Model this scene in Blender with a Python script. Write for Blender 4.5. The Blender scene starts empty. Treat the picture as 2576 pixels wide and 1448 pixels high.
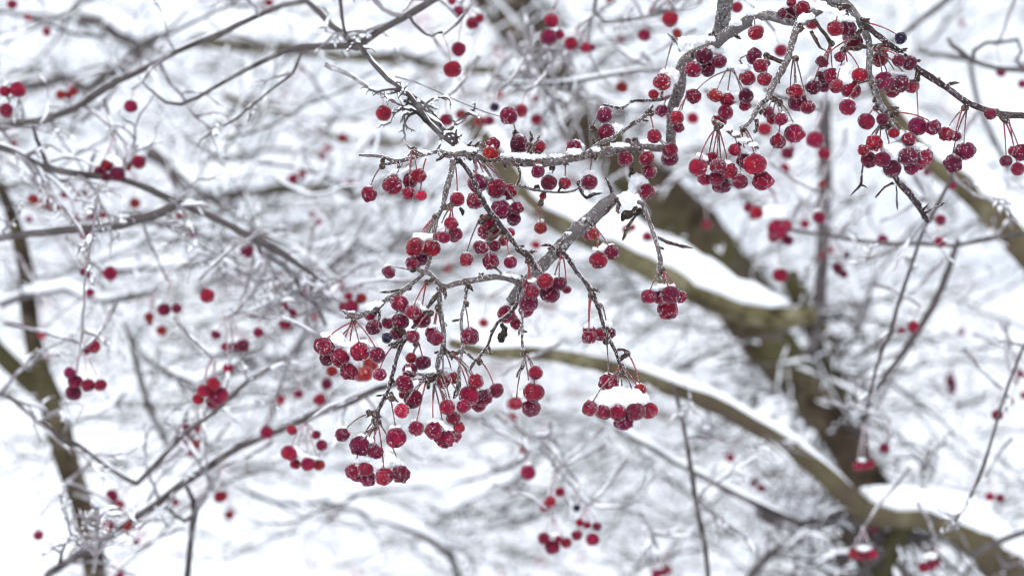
import bpy, math, random
from mathutils import Vector, Matrix, noise
random.seed(11)
S = bpy.context.scene
COL = S.collection
# ---------------------------------------------------------------- camera
CAMH = 1.6
FP = 85.0 / 36.0 * 2576.0          # focal length in picture units (picture = 2576 x 1448 units)
ZF = 1.325
cam = bpy.data.cameras.new('camera'); co = bpy.data.objects.new('camera', cam); COL.objects.link(co)
co.location = (0, 0, CAMH); co.rotation_euler = (math.radians(90), 0, 0)
cam.lens = 85; cam.sensor_width = 36; cam.clip_start = 0.05; cam.clip_end = 2000
cam.dof.use_dof = True; cam.dof.focus_distance = ZF; cam.dof.aperture_fstop = 6.3
S.camera = co
# ---------------------------------------------------------------- overcast sky
W = bpy.data.worlds.new('World'); S.world = W; W.use_nodes = True
nt = W.node_tree; bg = nt.nodes['Background']
sky = nt.nodes.new('ShaderNodeTexSky'); sky.sky_type = 'NISHITA'; sky.sun_disc = False
sky.sun_elevation = math.radians(50); sky.sun_rotation = math.radians(200); sky.dust_density = 3.0; sky.air_density = 1.0
hs = nt.nodes.new('ShaderNodeHueSaturation'); hs.inputs['Saturation'].default_value = 0.10
mx = nt.nodes.new('ShaderNodeMix'); mx.data_type = 'RGBA'; mx.inputs[0].default_value = 0.7
mx.inputs[7].default_value = (8.25, 9.05, 10.3, 1)
nt.links.new(sky.outputs[0], hs.inputs['Color']); nt.links.new(hs.outputs[0], mx.inputs[6])
nt.links.new(mx.outputs[2], bg.inputs['Color']); bg.inputs['Strength'].default_value = 0.11
# ---------------------------------------------------------------- soft sun behind cloud
sl = bpy.data.lights.new('sun', 'SUN'); sl.energy = 1.2; sl.angle = math.radians(14); sl.color = (1, .975, .94)
so = bpy.data.objects.new('sun', sl); COL.objects.link(so)
so.rotation_euler = (math.radians(38), 0, math.radians(-20))
S.view_settings.view_transform = 'Standard'; S.view_settings.look = 'None'
S.view_settings.exposure = 0.50; S.view_settings.gamma = 1.0
S.cycles.use_denoising = True; S.cycles.denoising_prefilter = 'ACCURATE'; S.cycles.use_adaptive_sampling = False; S.cycles.pixel_filter_type = 'BLACKMAN_HARRIS'; S.cycles.filter_width = 1.0
S.cycles.max_bounces = 6; S.cycles.diffuse_bounces = 3; S.cycles.glossy_bounces = 2
S.cycles.transparent_max_bounces = 4; S.cycles.caustics_reflective = False; S.cycles.caustics_refractive = False

TO = [(0, 0), (644, 362.2), (1288, 724.5), (1932, 1085.5)]
def tp(t, x, y):                    # tile coordinates -> picture units
    return TO[int(t[0])][0] + x / 4.0, TO[int(t[1])][1] + y / 4.0
def at(px, py, z):                  # picture units at depth z (metres) -> a point of the place
    return Vector(((px - 1288) / FP * z, z, CAMH - (py - 724) / FP * z))
def nz(p, f, s=0.0): return noise.noise(Vector((p[0] * f + s, p[1] * f + s * .7, p[2] * f - s)))

# ---------------------------------------------------------------- materials
def mat(name, base, rough=.7, spec=.3, fn=None):
    m = bpy.data.materials.new(name); m.use_nodes = True
    b = m.node_tree.nodes['Principled BSDF']
    b.inputs['Base Color'].default_value = (*base, 1); b.inputs['Roughness'].default_value = rough
    b.inputs['Specular IOR Level'].default_value = spec
    if fn: fn(m.node_tree, b)
    return m
def coords(nt, kind='Object'):
    tc = nt.nodes.new('ShaderNodeTexCoord'); return tc.outputs[kind]
def nnoise(nt, vec, scale, det=4, rough=.6):
    n = nt.nodes.new('ShaderNodeTexNoise'); n.inputs['Scale'].default_value = scale
    n.inputs['Detail'].default_value = det; n.inputs['Roughness'].default_value = rough
    nt.links.new(vec, n.inputs['Vector']); return n.outputs[0]
def ramp(nt, fac, stops):
    r = nt.nodes.new('ShaderNodeValToRGB'); e = r.color_ramp.elements
    while len(e) < len(stops): e.new(.5)
    for k, (p, c) in enumerate(stops): e[k].position = p; e[k].color = (*c, 1)
    nt.links.new(fac, r.inputs[0]); return r.outputs[0]
def bump(nt, b, h, s, d):
    n = nt.nodes.new('ShaderNodeBump'); n.inputs['Strength'].default_value = s; n.inputs['Distance'].default_value = d
    nt.links.new(h, n.inputs['Height']); nt.links.new(n.outputs[0], b.inputs['Normal'])
def mix(nt, fac, a, b, mode='MIX'):
    m = nt.nodes.new('ShaderNodeMix'); m.data_type = 'RGBA'; m.blend_type = mode
    for i, v in ((0, fac), (6, a), (7, b)):
        if isinstance(v, (int, float)): m.inputs[i].default_value = v
        elif isinstance(v, tuple): m.inputs[i].default_value = (*v, 1)
        else: nt.links.new(v, m.inputs[i])
    return m.outputs[2]
def bark_fn(dark, mid, light, fine, snowy=0.0, other=None):
    def f(nt, b):
        c = coords(nt)
        n1 = nnoise(nt, c, fine, 5, .7); n2 = nnoise(nt, c, fine * .18, 3)
        col = ramp(nt, n1, [(.36, dark), (.5, mid), (.66, light)])
        col = mix(nt, ramp(nt, n2, [(.42, (0, 0, 0)), (.62, (1, 1, 1))]), col, mid)
        if other:
            n4 = nnoise(nt, c, fine * .3, 3, .6); col = mix(nt, ramp(nt, n4, [(.44, (0, 0, 0)), (.60, (.85, .85, .85))]), col, other)
        if snowy:
            n3 = nnoise(nt, c, fine * .7, 4, .8)
            col = mix(nt, ramp(nt, n3, [(.62 - .2 * snowy, (0, 0, 0)), (.70 - .2 * snowy, (1, 1, 1))]), col, (.8, .82, .85))
        nt.links.new(col, b.inputs['Base Color']); bump(nt, b, n1, .6, .0006)
    return f
def snow_fn(nt, b):
    c = coords(nt); n = nnoise(nt, c, 900, 3, .6); bump(nt, b, n, .35, .0006)
    b.inputs['Subsurface Weight'].default_value = 0.0
def berry_fn(nt, b):
    oi = nt.nodes.new('ShaderNodeObjectInfo'); c = coords(nt)
    sp = nt.nodes.new('ShaderNodeSeparateXYZ'); nt.links.new(c, sp.inputs[0])
    va = nt.nodes.new('ShaderNodeVectorMath'); va.operation = 'ADD'
    rv = nt.nodes.new('ShaderNodeVectorMath'); rv.operation = 'SCALE'; rv.inputs['Scale'].default_value = 40
    cm = nt.nodes.new('ShaderNodeCombineXYZ'); nt.links.new(oi.outputs['Random'], cm.inputs[0]); nt.links.new(oi.outputs['Random'], cm.inputs[1])
    nt.links.new(cm.outputs[0], rv.inputs[0]); nt.links.new(rv.outputs[0], va.inputs[0]); nt.links.new(c, va.inputs[1])
    n = nnoise(nt, va.outputs[0], 1.6, 4, .6)
    col = mix(nt, ramp(nt, n, [(.35, (0, 0, 0)), (.62, (1, 1, 1))]), oi.outputs['Color'], (.38, .5, .75), 'MULTIPLY')
    n2 = nnoise(nt, va.outputs[0], 5.0, 5, .75)      # pale bloom and frost film in patches
    film = ramp(nt, n2, [(.60, (0, 0, 0)), (.80, (.20, .20, .20))])
    col = mix(nt, film, col, (.50, .22, .32))
    nt.links.new(col, b.inputs['Base Color'])
    b.inputs['Sheen Weight'].default_value = .08; b.inputs['Sheen Roughness'].default_value = .35
    b.inputs['Sheen Tint'].default_value = (1, .85, .92, 1)
    n3 = nnoise(nt, va.outputs[0], 3.2, 5, .7); bump(nt, b, n3, .35, .12)
M = {}
M['berry'] = mat('berry_skin', (.3, .01, .03), .33, .14, berry_fn)
M['frost'] = mat('frost_crystal', (.86, .88, .92), .35, .5)
M['snow'] = mat('snow', (.90, .91, .93), .8, .2, snow_fn)
M['snowb'] = mat('snow_far', (.90, .91, .93), .9, .1)
M['bark'] = mat('bark_grey', (.2, .18, .17), .8, .2, bark_fn((.012, .008, .008), (.115, .090, .084), (.40, .36, .36), 700))
M['barkd'] = mat('bark_dark', (.1, .08, .08), .8, .2, bark_fn((.006, .003, .004), (.035, .020, .020), (.17, .12, .13), 560))
M['barks'] = mat('bark_smooth_grey', (.3, .27, .26), .75, .2, bark_fn((.012, .010, .010), (.12, .105, .102), (.44, .41, .41), 480))
M['spur'] = mat('spur_bark', (.05, .03, .025), .85, .2, bark_fn((.006, .004, .003), (.045, .026, .020), (.30, .22, .18), 800))
M['stalkr'] = mat('stalk_red', (.24, .03, .035), .5, .3, bark_fn((.05, .012, .012), (.24, .035, .04), (.45, .22, .2), 500))
M['stalkg'] = mat('stalk_brown', (.15, .09, .08), .6, .3, bark_fn((.02, .012, .012), (.14, .08, .075), (.5, .42, .4), 500))
M['stalkf'] = mat('stalk_frosted', (.42, .34, .36), .7, .2)
M['calyx'] = mat('calyx', (.03, .015, .012), .8, .2)
M['leaf'] = mat('dead_leaf', (.025, .02, .015), .8, .2, bark_fn((.006, .005, .004), (.02, .016, .012), (.10, .07, .04), 400))
M['bgbark'] = mat('far_bark_grey', (.2, .18, .18), .85, .1, bark_fn((.025, .020, .020), (.080, .068, .066), (.20, .185, .185), 70))
M['bgtwig'] = mat('far_twig_frosted', (.4, .38, .4), .85, .1, bark_fn((.10, .08, .08), (.24, .22, .23), (.55, .54, .57), 140))
M['bgbrown'] = mat('far_bark_brown', (.1, .08, .06), .85, .1, bark_fn((.008, .006, .004), (.048, .034, .022), (.15, .12, .09), 34, 0, (.055, .052, .022)))
M['moss'] = mat('mossy_bark', (.12, .12, .06), .9, .1, bark_fn((.020, .015, .009), (.115, .100, .052), (.26, .24, .17), 34, 0, (.075, .055, .042)))
M['bgpale'] = mat('far_bark_pale', (.34, .31, .3), .85, .1, bark_fn((.04, .035, .03), (.10, .088, .075), (.20, .18, .17), 60))

# ---------------------------------------------------------------- objects
def build(name, V, F, mats, parent=None, mi=None, smooth=True):
    o_ = parent.location if parent else Vector((0, 0, 0))
    if parent is not None and parent.parent is not None: o_ = parent.parent.location + parent.location
    me = bpy.data.meshes.new(name); me.from_pydata([tuple(v - o_) for v in V], [], F)
    for m in mats: me.materials.append(m)
    if mi: me.polygons.foreach_set('material_index', mi)
    if smooth: me.polygons.foreach_set('use_smooth', [True] * len(F))
    me.update()
    ob = bpy.data.objects.new(name, me); COL.objects.link(ob)
    if parent: ob.parent = parent
    return ob
def thing(name, loc, label, cat, group=None):
    o = bpy.data.objects.new(name, None); COL.objects.link(o); o.location = loc; o.empty_display_size = .01
    o['label'] = label; o['category'] = cat
    if group: o['group'] = group
    return o
class MB:
    def __init__(s): s.V = []; s.F = []; s.I = []
    def add(s, V, F, i=0):
        n = len(s.V); s.V += V; s.F += [tuple(k + n for k in f) for f in F]; s.I += [i] * len(F)
    def tube(s, pts, rad, seg=8, i=0, rough=0.0, nf=300, squash=1.0):
        n = len(pts); 
        if n < 2: return
        V = []; up = Vector((0, 0, 1)); side = None
        for k in range(n):
            d = (pts[min(k + 1, n - 1)] - pts[max(k - 1, 0)])
            if d.length < 1e-9: d = Vector((0, 0, 1))
            d.normalize()
            if side is None:
                a = Vector((0, 1, 0)) if abs(d.y) < .9 else Vector((1, 0, 0)); side = d.cross(a).normalized()
            side = (side - d * side.dot(d)).normalized(); o2 = d.cross(side)
            for j in range(seg):
                t = 2 * math.pi * j / seg; u = side * math.cos(t) + o2 * math.sin(t)
                r = rad[k]
                if rough: r *= 1 + rough * nz(pts[k] + u * rad[k], nf)
                q = u * r
                if squash != 1.0: q.z *= squash
                V.append(pts[k] + q)
        F = [(k * seg + j, k * seg + (j + 1) % seg, (k + 1) * seg + (j + 1) % seg, (k + 1) * seg + j) for k in range(n - 1) for j in range(seg)]
        F.append(tuple(range(seg - 1, -1, -1))); F.append(tuple((n - 1) * seg + j for j in range(seg)))
        s.add(V, F, i)
    def tet(s, p, d, r, i=1):          # a little ice crystal pointing along d
        a = Vector((random.gauss(0, 1), random.gauss(0, 1), random.gauss(0, 1))); a = d.cross(a)
        if a.length < 1e-6: return
        a.normalize(); b = d.cross(a)
        V = [p + d * r * 1.6, p + a * r, p + (b * .87 - a * .5) * r, p + (-b * .87 - a * .5) * r]
        s.add(V, [(0, 1, 2), (0, 2, 3), (0, 3, 1), (3, 2, 1)], i)
    def octa(s, p, r, i=1):
        q = Matrix.Rotation(random.random() * 6, 3, Vector((random.random() - .5, random.random() - .5, random.random() - .5)).normalized())
        V = [p + q @ Vector(v) * r for v in ((1, 0, 0), (-1, 0, 0), (0, 1, 0), (0, -1, 0), (0, 0, 1.2), (0, 0, -1.2))]
        s.add(V, [(0, 2, 4), (2, 1, 4), (1, 3, 4), (3, 0, 4), (2, 0, 5), (1, 2, 5), (3, 1, 5), (0, 3, 5)], i)
    def blob(s, c, rx, ry, rz, i=0, sub=2):
        V, F = ICO[sub]; s.add([c + Vector((v.x * rx, v.y * ry, v.z * rz)) for v in V], F, i)
    def make(s, name, mats, parent=None, smooth=True): return build(name, s.V, s.F, mats, parent, s.I, smooth)
import bmesh
ICO = {}
for sub in (1, 2, 3):
    bm = bmesh.new(); bmesh.ops.create_icosphere(bm, subdivisions=sub, radius=1); bm.verts.ensure_lookup_table()
    ICO[sub] = ([v.co.copy() for v in bm.verts], [tuple(v.index for v in f.verts) for f in bm.faces]); bm.free()
def spline(P3, R, step):
    """Catmull-Rom through points, resampled about every step metres"""
    pts, rad = [], []
    n = len(P3)
    for k in range(n - 1):
        p0, p1, p2, p3 = P3[max(k - 1, 0)], P3[k], P3[k + 1], P3[min(k + 2, n - 1)]
        m = max(1, int((p2 - p1).length / step))
        for j in range(m):
            t = j / m; t2 = t * t; t3 = t2 * t
            pts.append(.5 * ((2 * p1) + (p2 - p0) * t + (2 * p0 - 5 * p1 + 4 * p2 - p3) * t2 + (3 * p1 - p0 - 3 * p2 + p3) * t3))
            rad.append(R[k] * (1 - t) + R[k + 1] * t)
    pts.append(P3[-1]); rad.append(R[-1]); return pts, rad
def rnd_dir():
    v = Vector((random.gauss(0, 1), random.gauss(0, 1), random.gauss(0, 1))); return v.normalized()
def bake_snow(name, blobs, parent, vox=.0009, rough=.0007, fuzz=True):
    """snow lump: the union of its blobs, voxel-meshed, roughened and sprinkled with grains"""
    mb = MB()
    for c, rx, ry, rz in blobs: mb.blob(c, rx, ry, rz, 0, 3 if fuzz else 2)
    me = bpy.data.meshes.new('tmp'); me.from_pydata([tuple(v) for v in mb.V], [], mb.F); ob = bpy.data.objects.new('tmp', me); COL.objects.link(ob)
    md = ob.modifiers.new('r', 'REMESH'); md.mode = 'VOXEL'; md.voxel_size = vox
    sm = ob.modifiers.new('s', 'SMOOTH'); sm.factor = .5; sm.iterations = 3
    dg = bpy.context.evaluated_depsgraph_get(); dg.update()
    m2 = bpy.data.meshes.new_from_object(ob.evaluated_get(dg)); bpy.data.objects.remove(ob); bpy.data.meshes.remove(me)
    V = [v.co.copy() for v in m2.vertices]; N = [v.normal.copy() for v in m2.vertices]
    F = [tuple(p.vertices) for p in m2.polygons]; bpy.data.meshes.remove(m2)
    V2 = [v + n * (rough * (1.2 * nz(v, 800) + 1.3 * nz(v, 300, 5))) for v, n in zip(V, N)]
    par = list(range(len(V)))
    def root(a):
        while par[a] != a: par[a] = par[par[a]]; a = par[a]
        return a
    for f in F:
        a = root(f[0])
        for b in f[1:]: par[root(b)] = a
    groups = {}
    for i in range(len(V)): groups.setdefault(root(i), []).append(i)
    for ids in groups.values():
        if len(ids) < 30: continue
        idx = {v: i for i, v in enumerate(ids)}; out = MB()
        out.add([V2[i] for i in ids], [tuple(idx[q] for q in f) for f in F if f[0] in idx], 0)
        if fuzz:
            for k in range(int(len(ids) * .30)):
                j = random.choice(ids); d = (N[j] + rnd_dir() * .7).normalized()
                out.tet(V2[j] - d * .0002, d, random.uniform(.00022, .00075), 0)
        out.make(name, [M['snow'] if fuzz else M['snowb']], parent)
# ---------------------------------------------------------------- berry meshes (unit radius, stalk end up)
def berry_mesh(seed, wr, specks, hi=True):
    random.seed(seed); mb = MB(); V, F = [], []
    nu, nv = (28, 18) if hi else (16, 10)
    ph = random.random() * 6
    def surf(t, u):
        x, y, z = math.sin(t) * math.cos(u), math.sin(t) * math.sin(u), math.cos(t)
        r = 1 + .035 * noise.noise(Vector((x, y, z)) * 1.3 + Vector((seed, 0, 0))) * 2
        r *= 1 + wr * noise.noise(Vector((x * 3.2, y * 3.2, z * 1.2 + seed * 3)))
        r -= .20 * math.exp(-(t / .28) ** 2) + .16 * math.exp(-((math.pi - t) / .25) ** 2)
        return Vector((x * r, y * r, z * r * .95))
    for a in range(nv + 1):
        for b in range(nu): V.append(surf(math.pi * a / nv, 2 * math.pi * b / nu))
    for a in range(nv):
        for b in range(nu):
            q = (a * nu + b, (a + 1) * nu + b, (a + 1) * nu + (b + 1) % nu, a * nu + (b + 1) % nu); F.append(q)
    mb.add(V, F, 0)
    for k in range(specks):
        z = random.uniform(-.95, 1); t = math.acos(z); u = random.random() * 2 * math.pi
        if noise.noise(Vector((math.cos(u) * 1.5, math.sin(u) * 1.5, z * 1.5 + seed * 7))) < -.25 or (z < -.2 and random.random() < .45): continue
        p = surf(t, u); s = random.uniform(.012, .028) if random.random() < .65 else random.uniform(.032, .062)
        if random.random() < .5: mb.octa(p, s, 1)
        else: mb.tet(p, p.normalized(), s * 1.1, 1)
    me = bpy.data.meshes.new('berry'); me.from_pydata([tuple(v) for v in mb.V], [], mb.F)
    for m in (M['berry'], M['frost']): me.materials.append(m)
    me.polygons.foreach_set('material_index', mb.I); me.polygons.foreach_set('use_smooth', [i == 0 for i in mb.I]); me.update()
    return me
BM = [berry_mesh(k + 1, (.04, .07, .18, .04, .11, .26)[k % 6], (170, 260, 380)[k % 3]) for k in range(12)]
BL = [berry_mesh(k + 31, .05, 24, False) for k in range(4)]
def calyx_mesh():
    mb = MB()
    for k in range(5):
        a = k * 1.2566; d = Vector((math.cos(a), math.sin(a), 0)); e = Vector((-math.sin(a), math.cos(a), 0))
        z = Vector((0, 0, 1))
        mb.add([e * .07 - z * .78, -e * .07 - z * .78, d * .16 - z * 1.0, d * .10 - z * .80], [(0, 1, 2), (0, 2, 3), (1, 3, 2), (0, 3, 1)])
    mb.blob(Vector((0, 0, -.82)), .11, .11, .08, 0, 1)
    me = bpy.data.meshes.new('calyx'); me.from_pydata([tuple(v) for v in mb.V], [], mb.F); me.materials.append(M['calyx']); me.update(); return me
CX = calyx_mesh()
# ---------------------------------------------------------------- branches
FGPTS = []      # (px, py, z, branch empty) samples of the near branches
def side_frost(mb, pts, rad, per_m, size, i=1, up=.35):
    n = len(pts)
    for k in range(n - 1):
        L = (pts[k + 1] - pts[k]).length; m = L * per_m; m = int(m) + (random.random() < m % 1)
        d = (pts[k + 1] - pts[k]).normalized()
        for _ in range(m):
            v = rnd_dir() + Vector((0, 0, up)); v = (v - d * v.dot(d))
            if v.length < .01: continue
            v.normalize(); p = pts[k].lerp(pts[k + 1], random.random()) + v * rad[k] * .95
            mb.tet(p, (v + rnd_dir() * .4).normalized(), random.uniform(*size), i)
def bud_mesh(mb, p, d, L, r, i=0):
    """pointed scaly bud or short spur"""
    n = 7; pts = [p + d * L * k / n + rnd_dir() * r * .12 for k in range(n + 1)]
    rad = [r * v for v in (.75, .9, .7, 1.0, .85, .95, .6, .08)]
    mb.tube(pts, rad, 7, i, .5, 900)
    for k in range(4):
        q = pts[1 + k]; v = rnd_dir(); v = (v - d * v.dot(d)).normalized()
        mb.tet(q + v * r * .7, (v * .7 + d).normalized(), r * .45, i)
def branch(kind, m, z0, z1, pts, label, cat='branch', group=None, fg=True, snow=None, frost=1.0, cut=None):
    """pts: 'x,y,r x,y,r ...' picture units; depth runs z0 -> z1"""
    raw = [tuple(float(v) for v in q.split(',')) for q in pts.split()]
    n = len(raw); P3, R = [], []
    for k, (x, y, r) in enumerate(raw):
        z = z0 + (z1 - z0) * k / max(1, n - 1)
        P3.append(at(x, y, z)); R.append(r / FP * z)
    root = thing(kind, P3[0].copy(), label, cat, group)
    P, Rr = spline(P3, R, .0016 if fg else .012 * z0 / 2)
    seed = random.random() * 50
    if fg:
        for k in range(len(P)):
            w = nz(P[k], 60, seed) * .0012; P[k] = P[k] + Vector((w, nz(P[k], 50, seed + 9) * .001, -w * .6))
            sc = min(1, .0022 / Rr[k]); Rr[k] *= 1 + .16 * sc * nz(P[k], 170, seed) + (.25 * sc if (k % 17 == 0) else 0) * random.random()
    mb = MB(); mb.tube(P, Rr, 12 if fg else 10, 0, (.06 + .24 * min(1, .0014 / max(Rr))) if fg else .12, 800 if fg else 60)
    if fg and frost:
        side_frost(mb, P, Rr, 4200 * frost, (.00014, .00046), 1)
        side_frost(mb, P, Rr, 2600 * frost, (.00014, .00044), 1, 2.5)
    stem = mb.make('trunk' if kind.endswith('tree') else 'stem', [M[m], M['frost']], root)
    if fg:
        for k in range(0, len(P), 3):
            v = P[k]; FGPTS.append((1288 + v.x / v.y * FP, 724 - (v.z - CAMH) / v.y * FP, v.y, root))
        L = len(P) * .0016; nb = int(L / .024)
        for _ in range(nb):
            k = random.randrange(3, max(4, len(P) - 3)); k = min(k, len(P) - 2)
            d = (P[k + 1] - P[k]).normalized(); v = rnd_dir(); v.y *= .6; v = (v - d * v.dot(d)).normalized(); v = (v + d * random.uniform(.2, .9)).normalized()
            b = MB(); bud_mesh(b, P[k] + v * Rr[k] * .5, v, random.uniform(.0022, .006), random.uniform(.0005, .0009) + Rr[k] * .10)
            side_frost(b, [P[k] + v * Rr[k], P[k] + v * (Rr[k] + .004)], [.0009, .0007], 2500, (.0001, .0003), 1)
            b.make('bud', [M['spur'], M['frost']], root)
    elif snow:
        h, cov = snow; seg = []
        def flush():
            if len(seg) > 3:
                q = [a for a, b in seg]; rr = [b for a, b in seg]
                rr[0] *= .25; rr[-1] *= .25; rr[1] *= .7; rr[-2] *= .7
                mbs = MB(); mbs.tube(q, rr, 12, 0, .55, 70); mbs.make('snow', [M['snowb']], root)
            seg.clear()
        for k in range(len(P) - 1):
            d = (P[k + 1] - P[k]).normalized(); fl = 1 - abs(d.z) ** 2.2
            c = nz(P[k], 9, seed) * .9 + nz(P[k], 30, seed) * .4 + cov
            if c > 0 and fl > .28:
                hh = h / FP * P[k].y * fl * (.75 + .6 * min(c, .8)); w = min(hh, Rr[k] * 1.0 + .002)
                s = math.sqrt(max(.1, 1 - d.z * d.z)); upv = (Vector((0, 0, 1)) - d * d.z).normalized()
                seg.append((P[k] + upv * (Rr[k] * .72 + hh * .42), max(w, hh * .6)))
            else: flush()
        flush()
    return root, P, Rr
def add_into(ob, mb, i=1):
    me = ob.data; n = len(me.vertices); V = [v.co.copy() for v in me.vertices]; F = [tuple(p.vertices) for p in me.polygons]; I = [p.material_index for p in me.polygons]
    o_ = Vector((0, 0, 0)); p = ob.parent
    if p: o_ = p.location
    V += [v - o_ for v in mb.V]; F += [tuple(k + n for k in f) for f in mb.F]; I += [i] * len(mb.F)
    me.clear_geometry(); me.from_pydata([tuple(v) for v in V], [], F); me.polygons.foreach_set('material_index', I); me.polygons.foreach_set('use_smooth', [True] * len(F)); me.update()
def side_twigs(root, P, R, n, lmin, lmax, m='bgtwig', snow=.6, rr=.0011, down=0.0):
    """fine twigs along a far branch, each lightly loaded with snow"""
    for _ in range(n):
        k = random.randrange(1, len(P) - 1); d = (P[k + 1] - P[k - 1]).normalized()
        v = rnd_dir(); v.y *= .5; v = (v + d * .7 + Vector((0, 0, .2 - down))).normalized(); L = random.uniform(lmin, lmax)
        mb = MB(); ms = MB()
        def grow(p, v, L, r, dep):
            q = [p]; rd = [r]; m_ = 7
            for j in range(m_):
                v = (v + rnd_dir() * .38 + Vector((0, 0, -.05))).normalized(); q.append(q[-1] + v * L / m_); rd.append(r * (1 - .7 * (j + 1) / m_))
                if dep and random.random() < .45: grow(q[-1], (v + rnd_dir() * .8).normalized(), L * random.uniform(.25, .5), r * .6, dep - 1)
            mb.tube(q, rd, 6)
            if snow > 0:
                s = [a + Vector((0, 0, rd[i] * .9 + .0008)) for i, a in enumerate(q)]
                if random.random() < snow * .6: k0 = random.randint(1, 3); ms.tube(s[k0:k0 + 5], [.0002, rd[k0] * .9 + .0003, rd[k0] * .8 + .0004, rd[k0] * .7 + .0002, .0002][:len(s[k0:k0 + 5])], 6)
        grow(P[k], v, L, rr * random.uniform(.8, 1.5), 2)
        t = mb.make('twig', [M[m]], root)
        if ms.V: t.data.materials.append(M['snowb']); n0 = len(mb.V); t2 = ms; add_into(t, t2)
COLS = {'': [(.28, .002, .022), (.23, .002, .022), (.31, .003, .018), (.18, .002, .024), (.25, .002, .028)],
        'd': [(.12, .002, .020)], 'p': [(.19, .003, .034)], 'b': [(.016, .006, .024)], 'o': [(.34, .012, .010)], 'c': [(.50, .003, .034)]}
def cluster(data, label, zz='', hi=True, snowr=1.0, cat=None):
    """'tile|anchor|berries|snow' ; zz '' = hangs from the nearest near branch, '+mm', or '=metres'"""
    t, anc, ber, sn = (data.split('|') + [''])[:4]
    bl = []
    for q in ber.split():
        own = None
        if '@' in q: q, o2 = q.split('@'); own = tp(t, *[float(v) for v in o2.split(',')])
        a = q.split(','); x, y = tp(t, float(a[0]), float(a[1])); rs = a[2]; c = ''
        if rs[-1].isalpha(): c = rs[-1]; rs = rs[:-1]
        bl.append((x, y, float(rs) / 4 * (1 if hi else 1.12), c, own))
    br = None
    if anc: ax, ay = tp(t, *[float(v) for v in anc.split(',')])
    else:
        k = min(range(len(bl)), key=lambda i: bl[i][1]); ax = bl[k][0] + random.uniform(-22, 22); ay = bl[k][1] - bl[k][2] - random.uniform(28, 60)
    if zz.startswith('='): z = float(zz[1:])
    else:
        best = min(FGPTS, key=lambda s: (s[0] - ax) ** 2 + (s[1] - ay) ** 2); z = best[2] + (float(zz) / 1000 if zz else 0); br = best
    A = at(ax, ay, z); n = len(bl)
    root = thing('berry_cluster' if n > 1 else 'hanging_berry', A.copy(), label, cat or ('berry cluster' if n > 1 else 'berry'),
                 ('berry clusters' if n > 1 else 'single berries') + (' in focus on the near twigs' if hi else ' blurred in the background'))
    placed = []
    z0 = z - (.004 if hi else .006)
    for bi, (x, y, r, c, own) in enumerate(bl):
        zb = z0 + random.uniform(-.001, .0015)
        R = r / FP * zb; R *= 1.07
        for _ in range(60):
            p = at(x, y, zb)
            if all((p - q).length > (R + s) * .93 for q, s in placed): break
            zb += .0006
        placed.append((p, R))
        SA = at(own[0], own[1], z) if own else A + Vector((random.uniform(-1, 1), random.uniform(-1, 1), random.uniform(-.6, .6))) * (.0016 if hi else .002)
        top = p + Vector((0, 0, R * .75))
        d = SA - p
        tilt = (d.normalized() + Vector((0, 0, .9)) + rnd_dir() * .35 + Vector((0, 1.3 if random.random() < .2 else 0, 0))).normalized()
        ob = bpy.data.objects.new('berry', random.choice(BM if hi else BL)); COL.objects.link(ob); ob.parent = root
        ob.location = p - root.location
        q = tilt.to_track_quat('Z', 'Y'); ob.rotation_mode = 'QUATERNION'
        ob.rotation_quaternion = q @ Matrix.Rotation(random.random() * 6.28, 3, 'Z').to_quaternion(); ob.scale = (R * random.uniform(.93, 1.05), R * random.uniform(.95, 1.05), R * random.uniform(.92, 1.05))
        cc = random.choice(COLS[c]); g = random.uniform(.78, 1.10) * (1 if hi else .78 if c == 'o' else 1.08); ob.color = (cc[0] * g, cc[1] * g, cc[2] * g, 1)
        if hi:
            cx = bpy.data.objects.new('calyx', CX); COL.objects.link(cx); cx.parent = ob
        # stalk: leaves the spur outward, then drops to the berry
        e = p + tilt * R * .82; L = (e - SA).length
        mid = SA.lerp(e, .45) + Vector((0, 0, L * .10)) + Vector((e.x - SA.x, 0, 0)) * .12 + rnd_dir() * L * .04
        pts = []
        for k in range(13 if hi else 7):
            u = k / (12 if hi else 6); pts.append(SA * (1 - u) ** 2 + mid * 2 * u * (1 - u) + e * u * u)
        rr = .00036 if hi else .00042
        mb = MB(); mb.tube(pts, [rr * (1.35 - .5 * k / len(pts)) if k else rr * 1.7 for k in range(len(pts))], 6)
        if hi: side_frost(mb, pts, [rr] * len(pts), 1700, (.00012, .00032), 1, .5)
        mb.make('stalk', [M[('stalkr' if random.random() < .45 else 'stalkg') if hi else 'stalkf'], M['frost']], root)
    if sn.strip():
        bb = []
        for q in sn.split():
            a = [float(v) for v in q.split(',')]; x, y = tp(t, a[0], a[1]); rx, rz = a[2] / 4 * z / FP, a[3] / 4 * z / FP
            zc = z0 + (.0042 if hi else min(rx, rz * 1.3) * .25)
            bb.append((at(x, y, zc), rx * 1.02, min(rx, .009 if hi else .012, max(rz * 1.1, .004)), rz * 1.06))
        bake_snow('snow_cap', bb, root, .0008 if hi else .0022, .0008 if hi else .0006, hi)
    elif hi:
        # a pinch of snow on the top of some berries
        bb = []
        for (p, R), b in zip(placed, bl):
            if random.random() < .62: bb.append((p + Vector((random.uniform(-.2, .2) * R, 0, R * .84)), R * .42, R * .42, R * .2))
        if bb: bake_snow('snow_cap', bb, root, .0007, .0006)
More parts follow.
